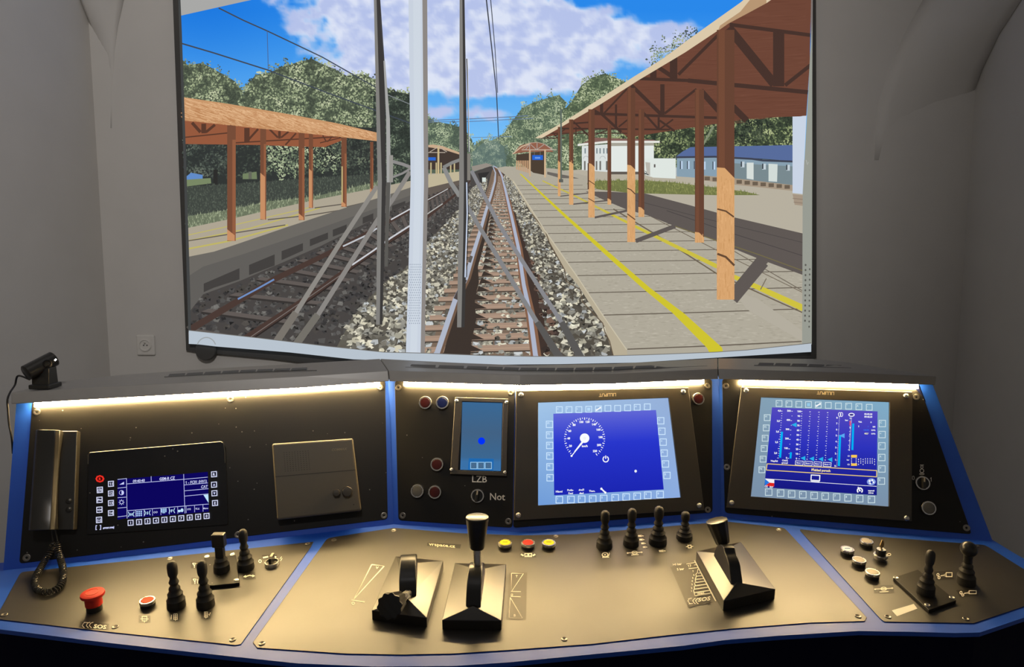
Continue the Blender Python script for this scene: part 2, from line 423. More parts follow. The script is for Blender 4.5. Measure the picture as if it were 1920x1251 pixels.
DK, MD, LT, HI = (52, 60, 50), (104, 117, 90), (154, 168, 128), (204, 212, 172)
foliage([(342, 112), (352, 122), (380, 118), (398, 128), (420, 140), (440, 152), (455, 172), (458, 200), (440, 220), (342, 220)], 3.4, DK, MD, LT, HI, .5, seed=1)
foliage([(448, 200), (462, 160), (480, 140), (505, 136), (530, 125), (560, 116), (585, 110), (600, 118), (628, 130), (650, 142), (680, 138), (705, 150), (735, 170), (770, 175), (780, 240), (780, 350), (700, 350), (560, 260), (440, 220)], 3.6, DK, MD, LT, HI, .6, bright=.12, seed=2)
foliage([(700, 180), (740, 172), (775, 178), (780, 240), (780, 345), (700, 345)], 3.2, (34, 40, 36), (66, 78, 66), (110, 125, 102), (150, 165, 135), .3, bright=-.2, seed=3)
foliage([(800, 215), (815, 228), (840, 232), (870, 240), (885, 262), (893, 300), (893, 325), (800, 325)], 2.4, (62, 76, 66), (104, 122, 98), (150, 168, 132), (188, 202, 165), .5, bright=.1, seed=4)
foliage([(886, 300), (892, 270), (905, 262), (920, 264), (932, 258), (945, 250), (962, 225), (980, 202), (1000, 192), (1020, 186), (1048, 178), (1060, 190), (1062, 330), (890, 330)], 2.4, (64, 80, 66), (108, 128, 100), (156, 172, 134), (196, 208, 172), .6, bright=.12, seed=5)
foliage([(886, 285), (905, 268), (930, 264), (945, 275), (950, 320), (886, 322)], 2.0, (82, 104, 100), (110, 132, 118), (142, 160, 140), (170, 185, 165), .4, seed=6)
foliage([(1050, 215), (1072, 190), (1090, 160), (1110, 145), (1135, 138), (1160, 148), (1190, 160), (1190, 335), (1050, 335)], 3.0, (60, 74, 56), (104, 122, 88), (158, 172, 130), (200, 210, 172), .6, bright=.12, seed=7)
foliage([(1218, 105), (1224, 90), (1240, 84), (1258, 80), (1270, 68), (1290, 58), (1310, 62), (1310, 130), (1218, 130)], 3.0, (50, 62, 50), (90, 106, 82), (140, 155, 120), (180, 190, 150), .9, dens=.8, seed=8, base=False)
foliage([(1150, 260), (1230, 238), (1290, 225), (1400, 218), (1490, 214), (1490, 300), (1240, 312), (1150, 312)], 3.6, (30, 38, 30), (72, 86, 60), (130, 145, 96), (182, 192, 140), .3, bright=.08, seed=9)
foliage([(1375, 228), (1440, 224), (1430, 276), (1385, 276)], 3.4, (26, 32, 28), (44, 52, 42), (70, 82, 62), (90, 100, 76), .3, bright=-.2, seed=10, base=False)
P.line([(1312, 282), (1326, 258), (1338, 236)], 4, (128, 138, 110))
# shaded wood and meadow behind the left platform
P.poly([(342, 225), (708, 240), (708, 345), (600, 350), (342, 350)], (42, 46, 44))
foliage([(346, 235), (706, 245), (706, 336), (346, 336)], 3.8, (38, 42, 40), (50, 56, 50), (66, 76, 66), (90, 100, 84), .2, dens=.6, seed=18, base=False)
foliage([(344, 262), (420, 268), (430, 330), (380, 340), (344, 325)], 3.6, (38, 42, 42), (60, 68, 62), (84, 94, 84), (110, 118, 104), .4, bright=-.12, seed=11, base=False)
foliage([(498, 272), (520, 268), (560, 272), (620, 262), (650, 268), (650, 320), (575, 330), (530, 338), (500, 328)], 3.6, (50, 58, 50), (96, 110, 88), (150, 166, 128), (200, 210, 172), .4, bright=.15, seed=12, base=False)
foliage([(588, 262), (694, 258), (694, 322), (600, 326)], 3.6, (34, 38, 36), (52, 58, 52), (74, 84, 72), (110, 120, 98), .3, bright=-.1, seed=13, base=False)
P.poly([(347, 333), (358, 324), (380, 328), (380, 336), (347, 340)], (92, 138, 205))
P.poly([(348, 337), (395, 334), (396, 344), (348, 350)], (118, 134, 96)); P.poly([(455, 326), (481, 322), (482, 336), (455, 336)], (112, 128, 92))
P.rect(400, 318, 408, 348, (36, 36, 34)); P.rect(466, 322, 472, 336, (96, 100, 86))
def grass(poly, c1, c2, c3, n, hgt, seed):
    rnd = random.Random(seed); P.poly(poly, c1); P.up(); xs = [p[0] for p in poly]; ys = [p[1] for p in poly]; h0 = P.h
    for _ in range(n):
        x, y = rnd.uniform(min(xs), max(xs)), rnd.uniform(min(ys), max(ys))
        if inside(x, y, poly) and 346 < x < 1504:
            hh = hgt*rnd.uniform(.5, 1.2); dx = rnd.uniform(-1.6, 1.6); w_ = rnd.uniform(.5, 1.1)
            P.h = h0+rnd.uniform(0, .00012); P.raw([(x-w_, y), (x+w_, y), (x+dx, y-hh)], [(0, 1, 2)], mixc(c2, c3, rnd.random()))
    P.h = h0+.0002
grass([(348, 350), (480, 342), (600, 333), (708, 326), (712, 352), (586, 376), (430, 408), (348, 424)], (58, 64, 58), (50, 56, 50), (92, 102, 88), 5200, 4.5, 21)
grass([(348, 406), (440, 392), (500, 378), (560, 372), (600, 366), (660, 352), (712, 340), (712, 354), (586, 378), (430, 414), (350, 432)], (104, 114, 90), (92, 104, 80), (176, 186, 150), 4200, 6, 22)
# left platform
P.poly([(350, 428), (430, 411), (586, 376), (707, 352), (780, 337), (880, 318), (880, 330), (780, 348), (707, 372), (653, 388), (541, 425), (432, 462), (401, 472), (351, 482)], (176, 166, 146))
for a, b, c, d in [((351, 452), (470, 428), (600, 390), 2.2), ((351, 467), (430, 452), (540, 422), 3.0), ((352, 441), (430, 424), (586, 388), 1.6)]: P.line([a, b, c], d, (196, 184, 96))
for a, b in [((351, 452), (432, 439)), ((440, 437), (535, 422)), ((502, 412), (560, 406)), ((572, 405), (640, 394)), ((590, 390), (642, 383)), ((650, 388), (700, 376))]: P.line([a, b], 2.0, (92, 84, 76))
P.poly([(351, 482), (401, 472), (432, 462), (541, 425), (653, 388), (707, 372), (770, 352), (880, 326), (880, 342), (770, 380), (707, 405), (600, 468), (520, 500), (452, 530), (381, 550), (354, 590)], (104, 100, 94))
P.poly([(350, 520), (381, 500), (452, 478), (541, 448), (600, 428), (707, 390), (770, 366), (870, 335), (870, 352), (770, 392), (707, 420), (600, 482), (520, 520), (452, 548), (381, 572), (350, 590)], (92, 89, 85))
for q in [[(382, 532), (449, 503), (449, 524), (400, 540), (382, 548)], [(467, 497), (515, 477), (515, 498), (467, 516)], [(528, 471), (568, 456), (568, 470), (528, 488)], [(581, 449), (615, 436), (615, 448), (581, 462)], [(624, 431), (650, 421), (650, 434), (624, 444)], [(680, 408), (700, 400), (700, 412), (680, 420)], [(735, 386), (760, 377), (760, 386), (735, 394)]]: P.poly(q, (60, 57, 55))
# ground between and under the tracks
P.poly([(351, 590), (381, 552), (452, 526), (600, 462), (707, 408), (800, 362), (880, 330), (915, 312), (940, 314), (1148, 664), (1148, 690), (350, 690), (350, 620)], (66, 62, 60))
def stones(poly, pal, size, seed, dens=1.0, shade=None):
    rnd = random.Random(seed); ys = [p[1] for p in poly]; xs = [p[0] for p in poly]; P.up(); h0 = P.h
    y = min(ys)
    while y < max(ys):
        s_ = size(y); x = min(xs)
        while x < max(xs):
            px, py = x+rnd.uniform(-.5, .5)*s_, y+rnd.uniform(-.4, .4)*s_
            if inside(px, py, poly) and 352 < px < 1505 and rnd.random() < dens and py < low(px)-1:
                k = rnd.randint(4, 5); r = s_*rnd.uniform(.48, .82); a0 = rnd.uniform(0, 6.28); c = rnd.choice(pal); j = rnd.uniform(.86, 1.1)
                q = [(px+r*math.cos(a0+6.283*i/k)*rnd.uniform(.7, 1.2), py+r*.74*math.sin(a0+6.283*i/k)*rnd.uniform(.75, 1.2)) for i in range(k)]
                P.h = h0+rnd.uniform(0, .00012); P.raw(q, [tuple(range(k))], tuple(min(255, v*j) for v in c))
                if s_ > 3.0 and rnd.random() < .85:
                    P.h = h0+.00015; b = a0+rnd.uniform(0, 3)
                    P.raw([(px, py), q[0], q[1]], [(0, 1, 2)], (lambda kk: tuple(min(250, v*kk) for v in c))(rnd.choice((.4, .55, .7, 1.15))))
            x += s_*.92
        y += s_*.62
    P.h = h0+.0002
SZ = lambda y: max(1.7, (y-300)*.036)
LOWL = [(340, 618), (482, 634), (615, 650), (720, 661), (800, 663), (900, 667), (1000, 669), (1100, 669), (1210, 666), (1340, 661), (1400, 657), (1530, 643)]
def low(x):
    for a, b in zip(LOWL, LOWL[1:]):
        if a[0] <= x <= b[0]: return a[1]+(b[1]-a[1])*(x-a[0])/(b[0]-a[0])
    return 640
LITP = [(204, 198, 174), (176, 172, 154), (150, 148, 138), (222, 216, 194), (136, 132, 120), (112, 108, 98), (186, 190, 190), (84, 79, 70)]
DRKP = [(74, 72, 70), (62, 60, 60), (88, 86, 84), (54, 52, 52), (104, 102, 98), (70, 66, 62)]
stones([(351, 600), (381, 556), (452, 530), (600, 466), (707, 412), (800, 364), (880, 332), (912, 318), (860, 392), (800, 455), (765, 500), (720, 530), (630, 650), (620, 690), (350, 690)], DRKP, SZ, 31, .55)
# sleepers and rails of the shaded left track
def lerp(a, b, t): return (a[0]+(b[0]-a[0])*t, a[1]+(b[1]-a[1])*t)
RA = [(350, 622), (514, 524), (643, 462), (769, 394), (850, 348), (885, 328)]
RB = [(452, 640), (591, 549), (662, 497), (733, 449), (800, 408), (870, 352), (890, 330)]
def along(L, t):
    t *= len(L)-1; i = min(int(t), len(L)-2); return lerp(L[i], L[i+1], t-i)
def aty(L, y):
    for a, b in zip(L, L[1:]):
        if (a[1]-y)*(b[1]-y) <= 0 and a[1] != b[1]: return a[0]+(b[0]-a[0])*(y-a[1])/(b[1]-a[1])
    return L[-1][0]
for k in range(44):
    t = 1-math.pow(.93, k); a = along(RA, t*.98); b = along(RB, t*.98); w_ = max(1.0, 11*(1-t))
    e0, e1 = lerp(a, b, -.28), lerp(a, b, 1.3)
    P.poly([(e0[0], e0[1]), (e0[0]+w_*1.4, e0[1]-w_*.55), (e1[0]+w_*1.4, e1[1]-w_*.55), (e1[0], e1[1])], (92, 84, 80), up=(k == 0))
    P.poly([(e0[0], e0[1]), (e1[0], e1[1]), (e1[0], e1[1]+w_*.4), (e0[0], e0[1]+w_*.4)], (48, 44, 42), up=False)
P.line(RA, 13, (68, 50, 44), w2=2); P.line(RB, 12, (68, 50, 44), w2=2)
P.line([(452, 650), (591, 556), (662, 503), (733, 454), (800, 411)], 3, (38, 30, 28), w2=1)
P.line([(446, 561), (480, 543), (514, 524)], 3.2, (108, 142, 198)); P.line([(643, 462), (690, 440), (707, 428)], 3, (196, 200, 206)); P.line([(733, 412), (769, 392)], 2.4, (214, 216, 220)); P.line([(800, 376), (840, 354)], 1.6, (196, 200, 200))
P.line([(660, 497), (700, 470), (733, 446), (769, 423)], 3, (210, 212, 218)); P.line([(800, 402), (830, 382)], 1.8, (190, 190, 186)); P.line([(470, 632), (591, 549), (650, 508)], 1.4, (120, 112, 108))
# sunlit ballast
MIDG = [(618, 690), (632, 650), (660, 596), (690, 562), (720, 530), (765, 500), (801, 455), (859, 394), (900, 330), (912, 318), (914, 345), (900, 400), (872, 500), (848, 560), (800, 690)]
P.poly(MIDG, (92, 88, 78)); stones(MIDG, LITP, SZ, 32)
# sleepers of our own track
LR = [(801, 690), (820, 661), (854, 561), (874, 521), (887, 476), (899, 438), (911, 396), (921, 366), (928, 340), (929, 324), (924, 312)]
RR = [(1012, 690), (1004, 666), (994, 590), (982, 534), (972, 465), (960, 410), (948, 358), (941, 330), (934, 316), (925, 311)]
P.poly([(790, 690), (805, 660), (838, 560), (862, 490), (890, 420), (915, 350), (923, 318), (930, 318), (945, 345), (962, 410), (985, 500), (1002, 590), (1020, 690)], (120, 100, 84))
stones([(812, 690), (830, 640), (862, 560), (890, 470), (915, 390), (928, 335), (934, 335), (950, 380), (968, 460), (990, 590), (1008, 690)], LITP, SZ, 33, .9)
y = 680.0; k = 0; P.up()
while y > 330:
    hgt = (y-306)*.062; xl, xr = aty(LR, y), aty(RR, y); ex = (xr-xl)*.24
    sk = (y-306)*.02
    P.poly([(xl-ex, y+sk), (xl-ex, y-hgt*.55+sk), (xr+ex*.5, y-hgt*.62), (xr+ex*.5, y)], (168, 140, 120), up=False)
    h_ = P.h; P.h += .00006
    P.poly([(xl-ex, y-hgt*.2+sk), (xl-ex, y-hgt*.28+sk), (xr+ex*.4, y-hgt*.33), (xr+ex*.4, y-hgt*.25)], (184, 154, 130), up=False)
    P.poly([(xl-ex, y+hgt*.08+sk), (xl-ex, y+sk-hgt*.04), (xr+ex*.4, y-hgt*.04), (xr+ex*.4, y+hgt*.08)], (64, 54, 46), up=False); P.h = h_
    y -= hgt
P.up(2)
stones([(822, 690), (838, 650), (870, 560), (895, 480), (912, 410), (940, 380), (960, 440), (982, 590), (1000, 690)], LITP, lambda y: SZ(y)*.8, 34, .16)
stones([(790, 690), (806, 650), (838, 560), (845, 560), (826, 650), (812, 690)], LITP, lambda y: SZ(y)*.8, 35, .3)
# rail shadows, rails
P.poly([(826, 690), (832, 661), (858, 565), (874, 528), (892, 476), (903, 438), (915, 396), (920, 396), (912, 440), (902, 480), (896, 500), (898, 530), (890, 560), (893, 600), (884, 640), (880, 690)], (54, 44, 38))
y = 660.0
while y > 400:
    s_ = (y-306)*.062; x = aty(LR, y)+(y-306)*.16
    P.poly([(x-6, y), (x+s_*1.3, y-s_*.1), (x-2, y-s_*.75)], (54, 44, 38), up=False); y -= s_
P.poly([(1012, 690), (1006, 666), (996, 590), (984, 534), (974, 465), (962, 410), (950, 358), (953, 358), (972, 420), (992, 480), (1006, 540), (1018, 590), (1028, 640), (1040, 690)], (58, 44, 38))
P.line([(x+1, y+2) for x, y in RR], 22, (132, 92, 68), w2=2)
P.line([(x+3, y) for x, y in LR], 16, (110, 84, 66), w2=2)
P.line(LR, 11, (178, 186, 204), w2=1.6); P.line(RR, 10, (176, 184, 206), w2=1.6)
P.line([(854, 561), (872, 524)], 8, (70, 62, 60)); P.line([(884, 480), (880, 492)], 6, (90, 84, 80))
# right ballast
RG = [(1014, 690), (1028, 640), (1015, 575), (995, 490), (975, 425), (955, 370), (943, 335), (948, 325), (962, 340), (997, 401), (1030, 455), (1059, 507), (1080, 530), (1091, 546), (1112, 580), (1133, 611), (1148, 662), (1152, 690)]
P.poly(RG, (78, 72, 62)); stones(RG, LITP, SZ, 36)
stones([(1014, 690), (1024, 640), (1012, 575), (992, 490), (996, 484), (1018, 540), (1040, 600), (1056, 690)], [(90, 68, 58), (70, 56, 50), (110, 84, 70), (50, 40, 36)], SZ, 37, .8)
# distance details
P.poly([(880, 326), (900, 318), (925, 314), (918, 332), (885, 352)], (70, 66, 64)); P.poly([(896, 325), (918, 322), (902, 345)], (44, 42, 42)); P.rect(904, 333, 911, 341, (222, 232, 226))
P.poly([(884, 312), (912, 306), (925, 310), (900, 318), (886, 322)], (150, 142, 132))
# yard and right platform
P.poly([(1020, 322), (1090, 318), (1210, 325), (1300, 333), (1400, 344), (1510, 362), (1510, 640), (1300, 500), (1100, 370), (1020, 340)], (186, 178, 160))
P.poly([(930, 315), (948, 312), (1040, 316), (1100, 330), (1200, 365), (1330, 410), (1508, 470), (1508, 690), (1176, 690), (1175, 656), (1130, 591), (1081, 517), (1020, 430), (962, 339)], (178, 171, 154))
rnd = random.Random(5); P.up(); h0 = P.h
PLAT = [(940, 318), (1040, 318), (1200, 365), (1508, 470), (1508, 650), (1180, 650), (1130, 591), (1020, 430)]
for _ in range(5200):
    x, y = rnd.uniform(940, 1504), rnd.uniform(318, 652)
    if inside(x, y, PLAT):
        l = rnd.uniform(1, 7)*(y-290)/260; P.h = h0+rnd.uniform(0, .0001); v = rnd.uniform(-14, 14)
        P.raw([(x-l, y), (x, y-.6-l*.08), (x+l, y), (x, y+.6+l*.08)], [(0, 1, 2, 3)], (178+v, 171+v, 154+v))
P.h = h0+.0002
P.poly([(948, 325), (962, 339), (1020, 430), (1081, 517), (1130, 591), (1175, 656), (1180, 690), (1152, 690), (1148, 662), (1133, 611), (1112, 580), (1091, 546), (1080, 530), (1059, 507), (1030, 455), (997, 401), (962, 342)], (186, 174, 148))
P.line([(997, 401), (1022, 432), (1030, 455), (1059, 507), (1062, 528), (1088, 543), (1092, 566), (1130, 606), (1134, 622), (1143, 640), (1150, 668)], 1.8, (96, 80, 62))
P.line([(962, 339), (1020, 430), (1081, 517), (1130, 591), (1175, 656)], 2.0, (206, 196, 170))
edge = [(962, 339), (1020, 430), (1081, 517), (1130, 591), (1175, 656)]
for yy in (348, 356, 364, 373, 383, 395, 408, 423, 438, 455, 472, 492, 517, 549, 591, 655):
    x0 = aty(edge, yy); xr = min(1503, x0+(yy-300)*2.6); w_ = .7+(yy-340)/320*1.5
    P.line([(x0+2, yy), ((x0+xr)/2, yy-(yy-330)*.02), (xr, yy-(yy-330)*.045)], w_, (98, 88, 76))
P.line([(1225, 395), (1340, 450), (1504, 545)], 1.6, (110, 100, 86)); P.line([(1150, 392), (1230, 440), (1345, 514), (1504, 586)], 2.4, (104, 92, 74)); P.line([(1180, 385), (1345, 470), (1504, 548)], 1.4, (112, 100, 84))
P.poly([(1375, 545), (1420, 560), (1504, 620), (1504, 640), (1400, 580)], (182, 175, 159))
YL = (212, 200, 40)
P.poly([(974, 326), (977, 326), (1066, 407), (1159, 488), (1219, 540), (1283, 588), (1354, 652), (1358, 672), (1336, 672), (1325, 652), (1262, 588), (1204, 540), (1146, 488), (1058, 407)], YL)
P.line([(1017, 339), (1075, 366), (1130, 394)], 2.4, (200, 186, 78), w2=4); P.line([(1130, 394), (1198, 428), (1275, 466), (1345, 500)], 4, (208, 194, 60), w2=8); P.line([(1376, 519), (1437, 546), (1506, 578)], 8, (212, 198, 56), w2=12)
# shadow of the canopy on the platform
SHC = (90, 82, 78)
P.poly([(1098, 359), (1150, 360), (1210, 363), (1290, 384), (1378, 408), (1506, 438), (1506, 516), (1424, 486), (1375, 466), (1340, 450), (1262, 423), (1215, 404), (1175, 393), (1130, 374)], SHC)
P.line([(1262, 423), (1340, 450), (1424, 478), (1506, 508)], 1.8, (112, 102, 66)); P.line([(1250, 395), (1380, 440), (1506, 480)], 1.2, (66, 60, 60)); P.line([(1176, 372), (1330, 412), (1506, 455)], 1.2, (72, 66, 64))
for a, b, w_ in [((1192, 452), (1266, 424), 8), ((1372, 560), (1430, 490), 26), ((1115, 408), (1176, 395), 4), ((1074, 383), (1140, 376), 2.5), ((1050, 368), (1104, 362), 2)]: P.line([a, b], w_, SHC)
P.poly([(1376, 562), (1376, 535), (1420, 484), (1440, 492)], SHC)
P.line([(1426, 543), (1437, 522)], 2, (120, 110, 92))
grass([(1100, 345), (1120, 339), (1200, 338), (1260, 342), (1300, 347), (1345, 352), (1400, 360), (1425, 366), (1340, 366), (1250, 364), (1180, 362), (1120, 355)], (112, 118, 66), (92, 102, 54), (156, 160, 92), 1500, 5, 23)
# white station house, annexe, barracks
P.poly([(1085, 272), (1115, 258), (1225, 262), (1240, 268), (1139, 268)], (128, 92, 84)); P.poly([(1091, 274), (1146, 270), (1146, 323), (1091, 319)], (224, 230, 228)); P.poly([(1146, 270), (1226, 270), (1226, 322), (1146, 323)], (234, 240, 236))
P.poly([(1083, 270), (1139, 264), (1237, 264), (1237, 268), (1139, 268), (1083, 274)], (236, 236, 228)); P.poly([(1146, 268), (1226, 268), (1226, 273), (1146, 274)], (168, 164, 150)); P.poly([(1146, 322), (1226, 322), (1226, 327), (1146, 327)], (92, 84, 76))
for x in (1096, 1103, 1118, 1124, 1131, 1137): P.rect(x, 278, x+2.4, 288, (120, 134, 140), up=False)
for x in (1095, 1117, 1124, 1136): P.rect(x, 302, x+3, 319, (110, 108, 104), up=False)
P.ring(1099, 298, 5, 5, 1, (176, 180, 180), 180, 360); P.ring(1130, 298, 5, 5, 1, (176, 180, 180), 180, 360)
P.poly([(1204, 297), (1267, 297), (1267, 335), (1225, 333), (1204, 326)], (230, 238, 232)); P.poly([(1210, 304), (1219, 305), (1219, 330), (1213, 328)], (190, 186, 176)); P.rect(1226, 308, 1229, 314, (90, 84, 80)); P.line([(1205, 323), (1216, 328)], 2, (70, 74, 74)); P.ring(1209, 324, 3, 3, 1, (80, 84, 84))
P.poly([(1269, 292), (1374, 296), (1488, 302), (1488, 348), (1374, 337), (1269, 331)], (134, 160, 178)); P.poly([(1374, 306), (1488, 312), (1488, 350), (1374, 339)], (118, 136, 142))
P.poly([(1267, 294), (1280, 284), (1295, 276), (1488, 272), (1488, 302), (1374, 294)], (82, 104, 156)); P.line([(1267, 295), (1340, 294), (1374, 296), (1410, 298), (1430, 301), (1488, 303)], 3.6, (56, 60, 76))
for x, y in [(1275, 302), (1288, 302), (1301, 302), (1318, 303), (1336, 303)]: P.rect(x, y, x+5, y+15, (190, 214, 240)); P.rect(x, y, x+1.8, y+15, (52, 60, 74))
for x, y in [(1389, 303), (1429, 307), (1474, 309)]: P.rect(x, y, x+7, y+11, (200, 214, 222)); P.rect(x, y, x+2.4, y+10, (52, 58, 66))
P.poly([(1400, 305), (1413, 305), (1413, 337), (1400, 335)], (220, 228, 224)); P.poly([(1441, 307), (1458, 308), (1457, 341), (1441, 340)], (216, 226, 222))
P.poly([(1318, 329), (1374, 334), (1486, 347), (1486, 358), (1374, 346), (1318, 338)], (168, 150, 128))
for i in range(11):
    x = 1321+i*15; y = 331+(x-1318)*.105; P.rect(x, y, x+10, y+7, (104, 90, 74), up=(i == 0))
P.poly([(1486, 218), (1512, 216), (1505, 364), (1486, 362)], (206, 218, 236))
P.poly([(1486, 364), (1505, 366), (1505, 386), (1490, 384)], (166, 148, 128)); P.line([(1486, 372), (1505, 374)], 1, (130, 112, 96)); P.line([(1488, 379), (1505, 381)], 1, (130, 112, 96))
# far canopy and signs
def farroof(x0, x1, y0, yb, sx):
    P.poly([(x0, yb), (x0+sx*.5, y0+6), (x0+sx, y0+2), (x0+sx*1.3, y0), (x1-12, y0+3), (x1, yb-8), (x1+4, yb-4), (x0+sx*.9, yb-4)], (146, 92, 70))
farroof(961, 1034, 267, 289, 28)
P.line([(961, 289), (978, 275), (996, 268)], 2, (214, 190, 160)); P.line([(978, 281), (1044, 281)], 1.4, (206, 188, 168)); P.line([(980, 279), (996, 268), (1008, 267), (1020, 270), (1036, 279)], 1.2, (190, 160, 140))
for a, b in [((993, 268), (993, 282)), ((1006, 281), (995, 271)), ((1006, 281), (1020, 271)), ((1007, 268), (1007, 281)), ((985, 281), (993, 271)), ((1022, 271), (1036, 281))]: P.line([a, b], 1.2, (176, 168, 160))
P.poly([(968, 290), (1024, 283), (1024, 302), (1020, 328), (1000, 324), (968, 300)], (70, 56, 44))
for i in range(8): P.line([(969+i*3.3, 301), (969+i*3.3, 318+i)], 2.2, (202, 158, 118), up=(i == 0))
P.line([(993.5, 282), (993.5, 331)], 3.2, (206, 172, 134)); P.line([(1022, 280), (1022, 333)], 3.4, (212, 180, 142)); P.rect(998, 291, 1018, 300, (30, 96, 214)); P.line([(1003, 296), (1013, 296)], 3, (110, 156, 236)); P.line([(1002, 282), (1002, 291)], .8, (120, 116, 110)); P.line([(1013, 282), (1013, 291)], .8, (120, 116, 110))
P.poly([(1026, 322), (1068, 330), (1086, 335), (1050, 334), (1026, 327)], (104, 98, 92))
P.poly([(803, 272), (812, 271), (830, 274), (862, 286), (862, 292), (803, 286)], (206, 172, 138)); P.poly([(803, 276), (830, 280), (862, 290), (862, 318), (803, 318)], (62, 50, 44)); P.line([(803, 286), (835, 286)], 1.4, (190, 176, 160)); P.line([(806, 285), (822, 275), (838, 285)], 1.4, (190, 176, 160))
P.line([(822, 275), (822, 328)], 3.4, (208, 186, 138)); P.rect(803, 295, 817, 301, (34, 100, 216))
for x in (808, 818, 827, 845, 852): P.line([(x, 305), (x, 328)], 2.6, (198, 182, 136), up=False)
P.poly([(803, 328), (860, 322), (862, 338), (803, 352)], (196, 184, 152)); P.poly([(803, 352), (862, 338), (862, 346), (803, 366)], (96, 86, 78))
# right canopy
UN, DKB = (106, 62, 46), (64, 42, 35)
P.poly([(1014, 258), (1070, 228), (1127, 194), (1198, 149), (1285, 97), (1366, 42), (1437, 6), (1500, -40), (1524, -60), (1522, 60), (1512, 217), (1398, 223), (1330, 234), (1259, 245), (1178, 258), (1159, 244), (1110, 240), (1070, 250)], UN)
P.up(); rnd = random.Random(12); h0 = P.h
for _ in range(900):
    x, y = rnd.uniform(1130, 1515), rnd.uniform(-20, 240)
    if y > 258-(x-1014)*.64+10 and y < 250-(x-1259)*.1 and y < 217+max(0, 1512-x)*.12:
        l = rnd.uniform(8, 40); v = rnd.uniform(-7, 7); P.h = h0+rnd.uniform(0, .0001); P.raw([(x-l, y+l*.05), (x, y-.8), (min(x+l, 1512), y-l*.05), (x, y+.8)], [(0, 1, 2, 3)], (106+v, 62+v*.8, 46+v*.7))
P.h = h0+.0002
def beams(L):
    for a, b, w_ in L: P.line([a, b], w_, DKB, up=False)
P.up()
beams([((1049, 241), (1256, 243), 3.2), ((1070, 232), (1110, 229), 3), ((1107, 213), (1345, 221), 5), ((1188, 147), (1290, 151), 6), ((1290, 151), (1515, 173), 8), ((1368, 46), (1520, 66), 7),
       ((1366, 52), (1452, 158), 17), ((1460, 60), (1460, 162), 21), ((1472, 160), (1520, 122), 7), ((1346, 66), (1272, 140), 6), ((1263, 108), (1263, 148), 14), ((1234, 126), (1264, 146), 8), ((1225, 132), (1225, 148), 12),
       ((1184, 160), (1240, 215), 7), ((1242, 158), (1242, 216), 8), ((1246, 213), (1306, 167), 4.5), ((1314, 170), (1348, 208), 11), ((1374, 200), (1400, 226), 12),
       ((1178, 164), (1133, 212), 3.4), ((1128, 192), (1128, 214), 6), ((1107, 203), (1126, 214), 5), ((1155, 196), (1155, 240), 4), ((1128, 214), (1165, 248), 5), ((1160, 238), (1180, 222), 3), ((1202, 206), (1235, 243), 4), ((1235, 220), (1235, 243), 4), ((1236, 243), (1262, 224), 3), ((1237, 226), (1265, 246), 4),
       ((1075, 228), (1103, 254), 3), ((1060, 242), (1040, 256), 2), ((1114, 254), (1148, 240), 2), ((1028, 250), (1190, 250), 1.8), ((1010, 259), (1060, 259), 2), ((1020, 253), (1030, 260), 1.6), ((1036, 248), (1046, 260), 1.6), ((1080, 238), (1080, 254), 2)])
P.poly([(1003, 259), (1058, 228), (1114, 192), (1188, 144), (1243, 110), (1291, 74), (1340, 39), (1388, 5), (1430, -30), (1490, -60), (1524, -62), (1500, -38), (1437, 6), (1400, 26), (1366, 44), (1285, 98), (1198, 150), (1127, 195), (1070, 228), (1016, 259)], (226, 206, 172))
P.poly([(1410, -5), (1437, -5), (1437, 6), (1400, 26), (1366, 44), (1346, 58), (1350, 48), (1388, 22)], (186, 150, 112))
LITW, LIT2 = (222, 166, 108), (196, 134, 84)
def post(x0, x1, yt, ys, yb, lean=0, side_=0.0):
    P.poly([(x0+lean, yt), (x1+lean, yt), (x1, yb), (x0, yb)], (98, 60, 43)); P.poly([(x0+(x1-x0)*.1+lean, yt), (x0+(x1-x0)*.45+lean, yt), (x0+(x1-x0)*.45, ys), (x0+(x1-x0)*.1, ys)], (112, 68, 47))
    P.poly([(x0, ys), (x0+(x1-x0)*.45, ys+1), (x1, ys+(x1-x0)*.6), (x1, yb), (x0, yb)], LITW)
    P.up(); r = random.Random(int(x0))
    for _ in range(int((x1-x0)*(yb-ys)/28)):
        x = r.uniform(x0+1, x1-1); y = r.uniform(ys+(x1-x0)*.6, yb); l = r.uniform(1.5, 8); v = r.uniform(-20, 16); P.raw([(x-.5, y-l), (x+.5, y-l), (x+.4, min(yb, y+l)), (x-.4, min(yb, y+l))], [(0, 1, 2, 3)], (222+v, 166+v, 108+v))
for a in [(1010+36, 1051, 238, 302, 368), (1067, 1075, 224, 303, 384), (1139, 1146, 235, 372, 384), (1197, 1208, 205, 388, 407), (1103, 1115, 205, 306, 408), (1303, 1320, 168, 435, 455), (1176, 1191, 165, 309, 454), (1344, 1377, 56, 314, 562)]: post(*a)
P.line([(1052, 205), (1052, 340)], 3, (92, 104, 96)); P.rect(1048, 336, 1056, 342, (90, 92, 86))
for a in [((1345, 392), (1361, 396), (1376, 407), 3), ((1345, 476), (1361, 482), (1377, 498), 4), ((1176, 353), (1183, 356), (1191, 364), 2), ((1176, 401), (1191, 412), (1191, 412), 2), ((1103, 338), (1115, 346), (1115, 346), 1.5), ((1103, 372), (1115, 379), (1115, 379), 1.5)]: P.line(list(a[:3]), a[3], (96, 66, 44))
P.line([(1103, 306), (1103, 355)], 2.4, (84, 56, 42))
